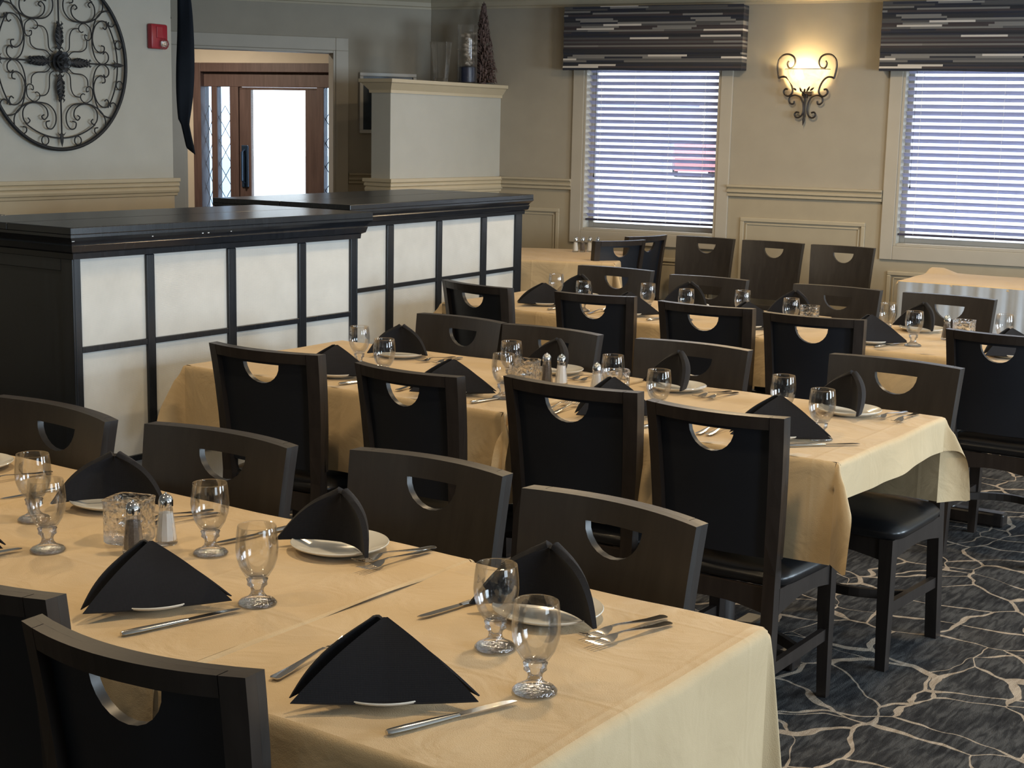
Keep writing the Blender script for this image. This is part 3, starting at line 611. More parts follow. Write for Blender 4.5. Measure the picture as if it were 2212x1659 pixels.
for s in (-1, 1): b = MB(); b.add(*arch_board(s * 0.180, 0.06, s * 0.180, 0.425, 0.018, 0.175, 0.21, 0.0)); ME_ST.append(b.mesh('stretcher', 'espresso_leg'))
rings = []
for k in range(13):
    q = k / 12; x = -0.172 + 0.344 * q; y = 0.25 + 0.085 * sin(pi * q); rings.append([(x, y - .009, .178), (x, y + .009, .178), (x, y + .009, .207), (x, y - .009, .207)])
ME_ST.append(mkmesh('stretcher', *sweep_rect(rings), 'espresso_leg'))
def make_chair():
    c = link(bpy.data.objects.new('dining_chair', None)); c.empty_display_size = 0.1
    ob('backrest', ME_BACK, c); ob('top_rail', ME_TR, c); ob('seat', ME_SEAT, c, 'black vinyl seat cushion'); ob('seat_frame', ME_AP, c)
    for m in ME_RL + ME_FL: ob('leg', m, c)
    for m in ME_ST: ob('stretcher', m, c)
    return c
proto_chair = make_chair(); chair_used = [False]
def place_chair(xl, yl, xr, yr, facing, label, group, width=None, z=0):
    # (xl,yl),(xr,yr): ends of the top edge seen from the camera; 'n' = back to the camera, 'f' = front to the camera
    c = proto_chair if not chair_used[0] else copy_tree(proto_chair); chair_used[0] = True
    A = Vector((xl, yl)); B = Vector((xr, yr)); wd = (B - A).length; ang = math.atan2(B.y - A.y, B.x - A.x); m = (A + B) / 2
    if facing == 'f': ang += pi; offl = 0.0
    else: offl = 0.040
    fx, fy = -sin(ang), cos(ang)
    c.location = (m.x - fx * offl, m.y - fy * offl, z); c.rotation_euler = (0, 0, ang); c.scale = ((width or wd) / 0.42, 1, 1)
    return tag(c, label, 'chair', group)
T = {1: 'front table', 2: 'middle table', 3: 'back table'}
CH_LIST = {
 (1, 'near'): [(-1.770, 1.361, -1.350, 1.395), (-2.245, 1.44, -1.819, 1.445)],
 (1, 'far'): [(-1.655, 2.505, -1.229, 2.458), (-2.167, 2.558, -1.748, 2.563), (-2.74, 2.462, -2.286, 2.478), (-3.316, 2.451, -2.822, 2.414)],
 (2, 'near'): [(-1.964, 3.558, -1.555, 3.558), (-2.492, 3.63, -2.038, 3.638), (-2.98, 3.526, -2.574, 3.512), (-3.62, 3.526, -3.161, 3.555)],
 (2, 'far'): [(-1.921, 4.73, -1.467, 4.703), (-2.60, 4.60, -2.16, 4.60), (-3.17, 4.60, -2.737, 4.575), (-3.604, 4.632, -3.18, 4.605)],
 (3, 'near'): [(-1.844, 5.675, -1.43, 5.675), (-2.61, 5.664, -2.184, 5.698), (-3.128, 5.712, -2.683, 5.725), (-3.661, 5.698, -3.28, 5.762), (-4.327, 5.751, -3.872, 5.651)],
 (3, 'far'): [(-2.45, 6.87, -2.01, 6.85), (-3.0, 6.85, -2.555, 6.85), (-3.67, 6.81, -3.24, 6.82), (-4.285, 6.907, -3.827, 6.90)]}
for (tb, side), lst in CH_LIST.items():
    for i, q in enumerate(lst):
        place_chair(*q, 'n' if side == 'near' else 'f', 'dark wood chair with half-moon handhold, %s side of %s, %s' % (side, T[tb], ORD[i]), 'dark dining chairs around the set tables')
for i, q in enumerate([(-4.02, 9.42, -3.58, 9.42), (-4.53, 9.43, -4.08, 9.42), (-5.04, 9.42, -4.60, 9.43)]):
    place_chair(*q, 'f', 'dark chair facing the room against the wainscot between the windows, ' + ORD[i], 'dark chairs lined up at the window wall')
for (cx, cy, a_, lb) in ((-5.10, 8.665, 67, 'dark chair at the bare window table, seen from its back, left of two'), (-5.20, 9.2, 80, 'dark chair at the bare window table, narrow from behind, right of two')):
    x_, y_ = cos(R(a_)) * 0.21, sin(R(a_)) * 0.21
    place_chair(cx - x_, cy - y_, cx + x_, cy + y_, 'n', lb, 'dark chairs at the window table')
place_chair(-6.33, 9.26, -6.20, 8.86, 'n', 'dark chair partly hidden behind the far partition, left of the window table', 'dark chairs at the window table')
# ------------------------------------------------------------ tables and cloths
TZ = 0.762
def edge(s, rho=0.012):
    if s <= 0: return 0, 0
    a_ = rho * pi / 2
    return (rho * sin(s / rho), rho * (1 - cos(s / rho))) if s < a_ else (rho, s - a_ + rho)
def cloth_mesh(x0, x1, y0, y1, dx0, dx1, dy0, dy1, zt, name='tablecloth', seed=1, flare=0.5):
    """top rectangle; overhangs on left, right, near, far; the corners hang as a folded cone"""
    rnd = random.Random(seed); ph = [rnd.uniform(0, 6) for _ in range(8)]; b = MB()
    def topz(x, y): return zt + 0.0009 * sin(x * 9 + ph[0]) * sin(y * 11 + ph[1]) + 0.0006 * sin(x * 23 + y * 17 + ph[2])
    b.grid(24, 18, lambda u, v: (x0 + (x1 - x0) * u, y0 + (y1 - y0) * v, topz(x0 + (x1 - x0) * u, y0 + (y1 - y0) * v)))
    def side(ax, pos, sg, a0, a1, drop, k):
        if drop <= 0: return
        nv = 16
        def fn(u, v):
            t = a0 + (a1 - a0) * u; s = drop * v ** 1.3; o_, d_ = edge(s)
            w_ = min(1, d_ / 0.25) * sin(pi * u) ** 1.3
            o_ += (0.010 * sin(t * 13 + ph[k]) + 0.006 * sin(t * 29 + ph[k + 1]) + 0.012 * sin(pi * u)) * w_ + 0.012 * w_
            z = topz(*( (pos, t) if ax == 0 else (t, pos))) - d_ - 0.004 * sin(t * 9 + ph[k]) * v
            return (pos + sg * o_, t, z) if ax == 0 else (t, pos + sg * o_, z)
        b.grid(40, nv, fn)
    side(1, y0, -1, x0, x1, dy0, 0); side(1, y1, 1, x0, x1, dy1, 2); side(0, x0, -1, y0, y1, dx0, 4); side(0, x1, 1, y0, y1, dx1, 5)
    def corner(cx, cy, sx, sy, a_, d_):
        if a_ <= 0 or d_ <= 0: return
        z0 = topz(cx, cy); lim = math.atan2(d_, a_)
        def fn(u, v):
            phi = u * pi / 2; rmax = min(a_ / max(cos(phi), 1e-6), d_ / max(sin(phi), 1e-6)); r = rmax * v
            k = sin(2 * phi) ** 0.7 * flare * min(1, (r / 0.07)) ** 0.7; ex, dn = edge(r)
            out = r * k * 0.75; dz = dn * sqrt(max(0, 1 - (0.75 * k) ** 2)); e_ = ex
            ax_ = e_ * (1 if True else 0) * cos(phi) ** 0.5 if phi < pi / 2 - 1e-6 else 0
            ay_ = e_ * sin(phi) ** 0.5 if phi > 1e-6 else 0
            # flap leans towards the longer side
            dirx, diry = 0.707 + 0.15 * sin(3 * phi), 0.707 - 0.15 * sin(3 * phi)
            return (cx + sx * (ax_ + out * dirx), cy + sy * (ay_ + out * diry), z0 - dz)
        b.grid(24, 14, fn)
    corner(x0, y0, -1, -1, dx0, dy0); corner(x1, y0, 1, -1, dx1, dy0); corner(x0, y1, -1, 1, dx0, dy1); corner(x1, y1, 1, 1, dx1, dy1)
    me = mkmesh(name, b.v, b.f, 'cloth', False)
    bm = bmesh.new(); bm.from_mesh(me); bmesh.ops.remove_doubles(bm, verts=bm.verts, dist=0.0006); bmesh.ops.recalc_face_normals(bm, faces=bm.faces); bm.to_mesh(me); bm.free()
    for p in me.polygons: p.use_smooth = True
    return me
def make_table(x0, x1, y0, y1, label):
    cx, cy = (x0 + x1) / 2, (y0 + y1) / 2; t = empty('dining_table', (cx, cy, 0), 0, label, 'table', 'rectangular dining tables')
    hx, hy = (x1 - x0) / 2, (y1 - y0) / 2
    b = MB(); b.box((-hx, -hy, TZ - 0.034), (hx, hy, TZ - 0.004), 0.008); ob('tabletop', b.mesh('tabletop', 'espresso_leg'), t)
    b = MB(); b.lathe([(0.0, 0.06), (0.05, 0.06), (0.038, 0.1), (0.038, 0.66), (0.12, 0.70), (0.12, 0.728), (0, 0.728)], 20); ob('pedestal', b.mesh('pedestal', 'espresso_leg', True), t)
    lx, ly = min(0.26, hx * .8), min(0.26, hy * .8)
    b = MB(); b.box((-lx, -0.035, 0.0), (lx, 0.035, 0.06), 0.01); b.box((-0.035, -ly, 0.002), (0.035, ly, 0.058), 0.01); ob('base', b.mesh('base', 'espresso_leg'), t)
    return t
def cloth_obj(me, label):
    o = ob('tablecloth', me); return tag(o, label, 'tablecloth', 'tan tablecloths on the dining tables')
# front row
FY0, FY1 = 1.52, 2.335
for (x0, x1, nm, lab) in ((-1.715, -1.052, 'right', None), (-2.80, -1.735, 'centre', None), (-3.95, -2.82, 'left', None)):
    make_table(x0 + 0.006, x1 - 0.006, FY0 + 0.006, FY1 - 0.006, 'dark pedestal table under the tan cloth, %s part of the front row' % nm)
cloth_obj(cloth_mesh(-1.725, -1.052, FY0, FY1, 0, 0.40, 0.29, 0.29, TZ, seed=3, flare=0.16), 'tan tablecloth on the front row, right end, with ironed creases')
cloth_obj(cloth_mesh(-2.80, -1.70, FY0 - 0.004, FY1 + 0.004, 0, 0.012, 0.31, 0.31, TZ + 0.0050, seed=5, flare=0.1), 'tan tablecloth on the front row, centre, its edge lapping the right cloth')
cloth_obj(cloth_mesh(-3.95, -2.77, FY0 - 0.008, FY1 + 0.008, 0.3, 0.012, 0.3, 0.3, TZ + 0.0095, seed=8, flare=0.2), 'tan tablecloth on the front row, left end at the frame edge')
# middle row
MY0, MY1 = 3.69, 4.525
make_table(-2.50, -1.48, MY0 + .006, MY1 - .006, 'dark pedestal table under the tan cloth, right part of the middle row')
make_table(-3.93, -2.56, MY0 + .006, MY1 - .006, 'dark pedestal table under the tan cloth, left part of the middle row')
cloth_obj(cloth_mesh(-2.506, -1.474, MY0, MY1, 0.07, 0.115, 0.285, 0.285, TZ, seed=11, flare=0.62), 'tan tablecloth on the middle row, right end, with hanging corner folds')
cloth_obj(cloth_mesh(-3.936, -2.554, MY0 - .004, MY1 + .004, 0.12, 0.07, 0.285, 0.285, TZ, seed=13, flare=0.6), 'tan tablecloth on the middle row, left part beside the partition')
# back row
make_table(-2.715, -1.26, 5.81, 6.66, 'dark pedestal table under the tan cloth, right part of the back row')
make_table(-4.44, -2.765, 5.89, 6.70, 'dark pedestal table under the tan cloth, left part of the back row')
cloth_obj(cloth_mesh(-2.72, -1.25, 5.80, 6.67, 0.05, 0.2, 0.22, 0.28, TZ, seed=17, flare=0.7), 'tan tablecloth on the back row, right part')
cloth_obj(cloth_mesh(-4.45, -2.76, 5.88, 6.71, 0.2, 0.05, 0.24, 0.28, TZ, seed=19, flare=0.7), 'tan tablecloth on the back row, left part beside the far partition')
# bare window table
t4 = make_table(-0.01, 0.01, -0.01, 0.01, 'small table under a plain tan cloth below the left window, in the corner')
for ch in list(t4.children): bpy.data.objects.remove(ch)
t4.location = (-5.56, 8.74, 0); t4.rotation_euler.z = R(22)
b = MB(); b.box((-0.41, -0.5, TZ - 0.034), (0.41, 0.5, TZ - 0.004), 0.008); ob('tabletop', b.mesh('tabletop', 'espresso_leg'), t4)
b = MB(); b.lathe([(0.0, 0.06), (0.05, 0.06), (0.038, 0.1), (0.038, 0.66), (0.12, 0.70), (0.12, 0.728), (0, 0.728)], 20); ob('pedestal', b.mesh('pedestal', 'espresso_leg', True), t4)
b = MB(); b.box((-0.26, -0.035, 0), (0.26, 0.035, 0.06), 0.01); b.box((-0.035, -0.26, 0.002), (0.035, 0.26, 0.058), 0.01); ob('base', b.mesh('base', 'espresso_leg'), t4)
o = cloth_obj(cloth_mesh(-0.415, 0.415, -0.505, 0.505, 0.27, 0.27, 0.27, 0.27, TZ, seed=23, flare=0.5), 'plain tan tablecloth under four shakers below the left window'); o.location = (-5.56, 8.74, 0); o.rotation_euler.z = R(22)
# buffet table on the right
bt = empty('buffet_table', (-2.25, 9.18, 0), R(3), 'long buffet table with white skirt below the right window', 'table')
b = MB(); b.box((-0.93, -0.36, TZ - 0.034), (0.93, 0.36, TZ - 0.006), 0.006); ob('tabletop', b.mesh('tabletop', 'espresso_leg'), bt)
for sx in (-1, 1):
    for sy in (-1, 1): b = MB(); b.tube([(sx * .82, sy * .28, 0), (sx * .82, sy * .28, .728)], .016, 10); ob('leg', b.mesh('leg', 'steel', True), bt)
b = MB(); per = [(-0.945, 0.375), (-0.945, -0.375), (0.945, -0.375), (0.945, 0.375)]
pts = []
for (xa, ya), (xb, yb) in zip(per[:-1], per[1:]):
    L = math.hypot(xb - xa, yb - ya); n_ = int(L / 0.012)
    for k in range(n_): pts.append((xa + (xb - xa) * k / n_, ya + (yb - ya) * k / n_, (ya - yb) / L * -1, (xb - xa) / L * -1))
S_ = [0]
for k in range(1, len(pts)): S_.append(S_[-1] + math.hypot(pts[k][0] - pts[k - 1][0], pts[k][1] - pts[k - 1][1]))
def skirt(u, v):
    k = min(len(pts) - 1, int(round(u * (len(pts) - 1)))); x, y, nx, ny = pts[k]; s = S_[k]
    z = 0.756 - v * 0.75; am = 0.004 + 0.016 * v; q = sin(s * 2 * pi / 0.11) * am + 0.35 * am * sin(s * 2 * pi / 0.047)
    nx, ny = (-1, 0) if abs(x + 0.945) < 1e-6 and y > -0.37 else ((1, 0) if abs(x - 0.945) < 1e-6 and y > -0.37 else (0, -1))
    return (x + nx * (q + 0.012), y + ny * (q + 0.012), z)
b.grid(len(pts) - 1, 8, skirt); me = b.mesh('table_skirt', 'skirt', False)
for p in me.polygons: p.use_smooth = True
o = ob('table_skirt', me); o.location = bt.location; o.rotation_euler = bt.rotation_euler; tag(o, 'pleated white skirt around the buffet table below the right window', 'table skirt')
me = cloth_mesh(-0.94, 0.94, -0.37, 0.34, 0.03, 0.03, 0.025, 0.0, TZ, 'table_topper', 29, 0.5)
for v_ in me.vertices:   # left back corner folded up into a peak
    d2 = (v_.co.x + 0.90) ** 2 + (v_.co.y - 0.30) ** 2; v_.co.z += 0.045 * math.exp(-d2 / 0.006)
o = ob('table_topper', me); o.location = bt.location; o.rotation_euler = bt.rotation_euler; tag(o, 'tan topper cloth on the white skirted buffet table, one corner peaked', 'tablecloth')
# ------------------------------------------------------------ tableware
BOWL = [(0.0, 0.048), (0.012, 0.0485), (0.021, 0.052), (0.0305, 0.067), (0.0365, 0.085), (0.0385, 0.103), (0.0372, 0.124), (0.0348, 0.1435), (0.0341, 0.1455), (0.0333, 0.1435), (0.0357, 0.124), (0.0370, 0.103), (0.0350, 0.0855), (0.029, 0.068), (0.019, 0.0545), (0.0, 0.0515)]
FOOT = [(0.0, 0.0), (0.033, 0.0), (0.0355, 0.0025), (0.031, 0.007), (0.019, 0.012), (0.0125, 0.019), (0.0112, 0.026), (0.0135, 0.032), (0.0185, 0.036), (0.0175, 0.041), (0.0195, 0.0465), (0.012, 0.0482), (0.0, 0.048)]
def smooth_all(me):
    for p in me.polygons: p.use_smooth = True
    for a_ in list(me.attributes):
        if a_.name == 'sharp_edge': me.attributes.remove(a_)
    return me
b = MB(); b.lathe(BOWL, 40); ME_BOWL = smooth_all(b.mesh('bowl', 'thinglass'))
b = MB(); b.lathe(FOOT, 32); ME_FOOT = smooth_all(b.mesh('stem_foot', 'cutfoot'))
def b_gob():
    e = link(bpy.data.objects.new('water_goblet', None)); ob('bowl', ME_BOWL, e); ob('stem_foot', ME_FOOT, e); return e
b = MB(); b.lathe([(r_ * 0.85, z_) for r_, z_ in [(0.0, 0.004), (0.07, 0.004), (0.078, 0.006), (0.095, 0.012), (0.113, 0.017), (0.1165, 0.0185), (0.118, 0.0172), (0.116, 0.0145), (0.098, 0.008), (0.080, 0.002), (0.072, 0.0), (0.066, 0.0), (0.064, 0.0018), (0, 0.0018)]], 56); ME_PLATE = b.mesh('dinner_plate', 'china', True)
# knife: local +y = blade tip
def knife_meshes():
    b = MB(); prof = [(-0.115, .0045, .0035), (-0.11, .0075, .0045), (-0.08, .0085, .005), (-0.03, .007, .0042), (0.0, .0055, .0035), (0.008, .0055, .003)]
    rings = []
    for y, hx, hz in prof: rings.append([(hx * cos(t), y, .0045 + hz * sin(t)) for t in [2 * pi * k / 10 for k in range(10)]])
    vs = [v for r in rings for v in r]; n = 10
    fs = [(k * n + i, k * n + (i + 1) % n, (k + 1) * n + (i + 1) % n, (k + 1) * n + i) for k in range(len(rings) - 1) for i in range(n)] + [list(range(n))[::-1], [(len(rings) - 1) * n + i for i in range(n)]]
    b.add(vs, fs); h = b.mesh('handle', 'steel', True)
    b = MB(); out = [(-.005, .006), (-.0075, .02), (-.0085, .06), (-.008, .09), (-.004, .107), (.003, .112), (.0055, .1), (.006, .05), (.005, .006)]
    F = [(x, y, .0052) for x, y in out]; Bk = [(x, y, .0034) for x, y in out]; v_, f_ = tri_shell(F, Bk, [tuple(range(len(out)))]); b.add(v_, f_); return h, b.mesh('blade', 'steel')
ME_KH, ME_KB = knife_meshes()
def fork_meshes():
    def strip(path, th=0.0016):    # path: (y, halfwidth, z)
        F = []; 
        for y, hx, z in path: F += [(-hx, y, z + th), (0, y, z + th + 0.0007), (hx, y, z + th)]
        B = [(x, y, z - th) for x, y, z in F]; fc = []
        for k in range(len(path) - 1):
            for i in (0, 1): fc.append((3 * k + i, 3 * k + i + 1, 3 * k + 4 + i, 3 * k + 3 + i))
        return tri_shell(F, B, fc)
    b = MB(); b.add(*strip([(-.1, .006, .003), (-.095, .0095, .003), (-.06, .008, .004), (-.02, .0045, .008), (.02, .003, .012), (.035, .0035, .0115)])); h = b.mesh('handle', 'steel', True)
    b = MB(); b.add(*strip([(.034, .0035, .0115), (.042, .009, .009), (.055, .0125, .005), (.062, .0125, .0045)]))
    for x in (-.0108, -.0036, .0036, .0108):
        v_, f_ = strip([(.061, .0017, .0045), (.08, .0016, .005), (.1, .0010, .0105)], 0.0009); b.add([(a_ + x, c_, d_) for a_, c_, d_ in v_], f_)
    return h, b.mesh('tines', 'steel', True)
ME_FH, ME_FT = fork_meshes()
# napkins: folded cloth pyramids. near kind = broad flat face (-y), far kind = two wings opening towards +y
def sheet(fn, th, nu=28, nv=14):
    V = [(-1 + 2 * i / nu, max(0.02, j / nv)) for j in range(nv + 1) for i in range(nu + 1)]; w_ = nu + 1
    faces = [(j * w_ + i, j * w_ + i + 1, (j + 1) * w_ + i + 1, (j + 1) * w_ + i) for j in range(nv) for i in range(nu)]
    F = [fn(s, t) for s, t in V]; B = []
    for (s, t), p in zip(V, F):
        e = 0.01; n_ = (fn(s + e, t) - fn(s - e, t)).cross(fn(s, t + e) - fn(s, t - e))
        n_ = n_.normalized() if n_.length > 1e-9 else Vector((0, -1, 0))
        if n_.y > 0: n_ = -n_
        B.append(p - n_ * th * (1 - 0.55 * abs(s) ** 3) * (0.45 + 0.55 * sin(pi * min(1, 0.1 + 0.8 * t))))
    return tri_shell([tuple(v) for v in F], [tuple(v) for v in B], faces)
def pyr(s, t, H, half, fy, ty, tz=0.0, bul=0.012, mid=0.0, ax=0.0, pw=1.0):
    a_ = abs(s); sg = 1 if s >= 0 else -1
    p = Vector((ax, 0, H)).lerp(Vector((sg * half * a_, fy + (ty - fy) * a_ ** pw, tz * a_ + mid * sin(pi * a_))), t); k = sin(pi * min(1, max(0, t)))
    return p + Vector((sg * 0.7 * a_ ** 2 * bul, -bul * (1 - 0.5 * a_), bul * (0.35 + 0.65 * a_ ** 2))) * k
def nap_mesh(name, parts):
    b = MB()
    for vs, fs in parts: b.add(vs, fs)
    me = mkmesh(name, b.v, b.f, 'napkin', False); 
    for v in me.vertices: v.co.z = max(v.co.z, -0.004)
    for p in me.polygons: p.use_smooth = True
    try: me.set_sharp_from_angle(angle=R(50))
    except Exception: pass
    return me
ME_NN = nap_mesh('folded_napkin', [sheet(lambda s, t: pyr(s, t, 0.101, 0.133, -0.088, -0.094, 0.004, 0.005, 0.0), 0.013)])
ME_NN2 = nap_mesh('inner_fold', [sheet(lambda s, t: pyr(s, t, 0.099, 0.134, 0.03, -0.086, 0.006, 0.004, 0.012, -0.014) + Vector((-0.012 * sin(pi * t) * (1 if s < 0 else 0) * abs(s), 0.006, 0)), 0.010)])
def crease(s, t):
    p = pyr(s, t, 0.106, 0.118, -0.004, 0.066, 0.002, 0.0, 0.0, 0.0, 1.0); a_ = abs(s); k = sin(pi * min(1, max(0, t)))
    return p + Vector(((1 if s > 0 else -1) * 0.012 * a_ * k, -0.014 * sin(pi * a_) * (0.4 + 0.6 * t) - 0.006 * k, 0.013 * a_ * k))
ME_NF = nap_mesh('folded_napkin', [sheet(crease, -0.026)])
ME_NF2 = nap_mesh('inner_fold', [sheet(lambda s, t: crease(s * 0.86, 0.2 + 0.72 * t) + Vector((0, -0.012, 0.0)), 0.006)])
NPROTO = {}
def inst(kind, build, loc, rz, label, cat, group, sc=None):
    if kind not in NPROTO: NPROTO[kind] = o = build()
    else: o = copy_tree(NPROTO[kind])
    o.location = loc; o.rotation_euler = (0, 0, rz)
    if sc: o.scale = sc
    return tag(o, label, cat, group)
def b_knife():
    e = link(bpy.data.objects.new('table_knife', None)); ob('handle', ME_KH, e); ob('blade', ME_KB, e); return e
def b_fork():
    e = link(bpy.data.objects.new('fork', None)); ob('handle', ME_FH, e); ob('tines', ME_FT, e); return e
def b_nap_near():
    e = link(bpy.data.objects.new('folded_napkin', ME_NN)); ob('inner_fold', ME_NN2, e); return e
def b_nap_far():
    e = link(bpy.data.objects.new('folded_napkin', ME_NF)); ob('inner_fold', ME_NF2, e); return e
def b_simple(nm, me): return lambda: link(bpy.data.objects.new(nm, me))
# settings: table, side, index, plate centre, napkin yaw (deg), goblet, knife (handle xy, tip xy) or None, forks list or None
SET = [
 (1, 'near', 0, (-1.385, 1.694), 39, (-1.201, 1.833), ((-1.276, 1.557), (-1.193, 1.783)), [((-1.548, 1.608), (-1.57, 1.83))]),
 (1, 'near', 1, (-1.985, 1.765), 55, (-1.826, 1.870), ((-1.883, 1.592), (-1.816, 1.835)), None),
 (1, 'near', 2, (-2.585, 1.755), 40, (-2.389, 1.856), ((-2.475, 1.60), (-2.43, 1.83)), None),
 (1, 'far', 0, (-1.385, 2.15), 185, (-1.362, 1.955), ((-1.515, 2.21), (-1.553, 1.99)), [((-1.213, 2.26), (-1.261, 2.083)), ((-1.190, 2.23), (-1.232, 2.06))]),
 (1, 'far', 1, (-1.94, 2.225), 183, (-2.122, 2.042), ((-2.12, 2.30), (-2.155, 2.10)), [((-1.795, 2.345), (-1.843, 2.165)), ((-1.79, 2.30), (-1.80, 2.15))]),
 (1, 'far', 2, (-2.565, 2.18), 215, (-2.600, 1.988), ((-2.76, 2.26), (-2.79, 2.05)), [((-2.36, 2.27), (-2.40, 2.09)), ((-2.33, 2.26), (-2.37, 2.08))]),
 (1, 'far', 3, (-3.10, 2.19), 180, (-3.16, 1.97), ((-3.28, 2.28), (-3.30, 2.07)), [((-2.91, 2.27), (-2.94, 2.09))]),
 (2, 'near', 0, (-1.74, 3.905), 26, (-1.628, 3.940), ((-1.655, 3.78), (-1.515, 3.93)), [((-1.90, 3.77), (-1.91, 3.97)), ((-1.93, 3.77), (-1.945, 3.96))]),
 (2, 'near', 1, (-2.275, 3.87), 40, (-2.152, 3.930), ((-2.10, 3.75), (-2.06, 3.95)), [((-2.42, 3.76), (-2.44, 3.95)), ((-2.455, 3.76), (-2.48, 3.95))]),
 (2, 'near', 2, (-2.875, 3.86), 34, (-2.691, 3.878), ((-2.712, 3.74), (-2.67, 3.95)), [((-3.03, 3.76), (-3.05, 3.95))]),
 (2, 'near', 3, (-3.38, 3.86), 38, (-3.185, 3.879), ((-3.245, 3.73), (-3.20, 3.93)), None),
 (2, 'far', 0, (-1.718, 4.375), 148, (-1.817, 4.091), None, [((-1.585, 4.50), (-1.61, 4.33)), ((-1.545, 4.49), (-1.545, 4.315))]),
 (2, 'far', 1, (-2.34, 4.40), 152, (-2.412, 4.093), None, [((-2.18, 4.47), (-2.21, 4.29)), ((-2.15, 4.46), (-2.17, 4.28))]),
 (2, 'far', 2, (-2.84, 4.42), 155, (-2.834, 4.129), None, [((-2.68, 4.48), (-2.71, 4.30)), ((-2.65, 4.47), (-2.67, 4.29))]),
 (2, 'far', 3, (-3.49, 4.35), 205, (-3.453, 4.064), None, [((-3.32, 4.45), (-3.34, 4.27)), ((-3.29, 4.45), (-3.27, 4.28))]),
 (3, 'near', 0, (-1.69, 5.98), 36, (-1.775, 6.169), None, None),
 (3, 'near', 1, (-2.27, 5.97), 34, (-2.098, 6.006), ((-2.20, 5.84), (-2.15, 6.06)), [((-2.42, 5.89), (-2.44, 6.07))]),
 (3, 'near', 2, (-2.88, 6.06), 38, (-2.684, 6.083), None, None),
 (3, 'near', 3, (-3.50, 6.08), 36, (-3.207, 6.087), ((-3.33, 5.96), (-3.30, 6.16)), [((-3.66, 5.97), (-3.67, 6.15))]),
 (3, 'near', 4, (-4.02, 6.14), 34, (-3.737, 6.043), ((-3.88, 5.97), (-3.85, 6.17)), None),
 (3, 'far', 0, (-2.235, 6.50), 155, (-2.294, 6.226), None, None),
 (3, 'far', 1, (-2.86, 6.52), 180, (-2.989, 6.226), None, None),
 (3, 'far', 2, (-3.43, 6.54), 184, (-3.460, 6.177), None, None),
 (3, 'far', 3, (-4.06, 6.53), 178, (-4.030, 6.256), None, [((-3.88, 6.62), (-3.90, 6.44))])]
for (tb, side, i, pc, ny, gb, kn, fk) in SET:
    zt = TZ + 0.0012 + (0.0035 if tb == 1 and -2.79 < pc[0] < -1.71 else (0.007 if tb == 1 and pc[0] < -2.79 else 0))
    def zz(x): return TZ + 0.0013 + (0 if tb != 1 else (0.0050 if -2.77 < x < -1.70 else (0.0098 if x <= -2.77 else 0)))
    where = '%s side of %s, %s setting' % (side, T[tb], ORD[i])
    inst('plate', b_simple('dinner_plate', ME_PLATE), (pc[0], pc[1], zz(pc[0])), 0, 'white round plate under a black napkin, ' + where, 'plate', 'white plates on the set tables')
    f = 1 if side == 'near' else 1
    inst('napkin_' + side, b_nap_near if side == 'near' else b_nap_far, (pc[0], pc[1], zz(pc[0]) + 0.0145), R(ny), 'black cloth napkin folded to a peak, ' + where, 'napkin', 'black folded napkins on the plates', (1.0 + 0.05 * sin(i * 3.1 + tb), 1, 1.0 + 0.06 * sin(i * 5 + tb)))
    inst('goblet', b_gob, (gb[0], gb[1], zz(gb[0])), 0, 'clear empty footed water goblet, ' + where, 'glass', 'water goblets on the set tables')
    if kn:
        (hx, hy), (tx, ty) = kn; inst('knife', b_knife, ((hx + tx) / 2, (hy + ty) / 2, zz(hx)), math.atan2(ty - hy, tx - hx) - pi / 2, 'polished steel table knife, ' + where, 'knife', 'steel knives on the set tables')
    if fk:
        for k, ((hx, hy), (tx, ty)) in enumerate(fk):
            pre = 'single steel fork, ' if len(fk) == 1 else ('steel fork nearer the plate, ' if (k == 0) else 'steel fork farther from the plate, ')
            if side == 'near' and len(fk) > 1: pre = 'steel fork nearer the plate, ' if k == 0 else 'steel fork farther from the plate, '
            inst('fork', b_fork, ((hx + tx) / 2, (hy + ty) / 2, zz(hx)), math.atan2(ty - hy, tx - hx) - pi / 2, pre + where, 'fork', 'steel forks on the set tables')
# shakers
b = MB(); b.lathe([(0, 0), (.0215, 0), (.023, .004), (.021, .02), (.0165, .055), (.0135, .078), (.013, .084), (.0115, .084), (.012, .078), (.015, .055), (.0192, .02), (.0195, .008), (0, .007)], 10); ME_SB = b.mesh('shaker_body', 'glass')
def fill_mesh(mat): b = MB(); b.lathe([(0, .008), (.0188, .009), (.0186, .02), (.0145, .055), (.0128, .066), (0, .068)], 10); return b.mesh('filling', mat)
ME_SALT, ME_PEP = fill_mesh('salt'), fill_mesh('pepper')
b = MB(); b.lathe([(.0138, .079), (.0152, .080), (.0152, .090), (.0145, .093), (.0125, .0985), (.009, .1025), (.0035, .105), (0, .1055)], 20); b.lathe([(0, .1055), (.0025, .1055), (.0015, .108), (0, .108)], 8); ME_CAP = b.mesh('cap', 'chrome', True)
def shaker(x, y, kind, label, z=TZ + 0.0015):
    key = 'shaker_' + kind
    def bd():
        e = link(bpy.data.objects.new('salt_shaker' if kind == 'salt' else 'pepper_shaker', None)); ob('shaker_body', ME_SB, e); ob('filling', ME_SALT if kind == 'salt' else ME_PEP, e, 'white salt filling' if kind == 'salt' else 'dark pepper filling'); ob('cap', ME_CAP, e, 'chrome cap'); return e
    inst(key, bd, (x, y, z), 0, label, 'shaker', 'chrome-capped shakers')
shaker(-2.243, 2.036, 'salt', 'white filled glass salt shaker beside the cut glass votive on front table', TZ + .0063)
shaker(-2.245, 1.951, 'pepper', 'grey-brown filled pepper shaker before the cut glass votive on front table', TZ + .0063)
shaker(-2.685, 4.215, 'salt', 'salt shaker with white filling beside the votive on the middle table, left')
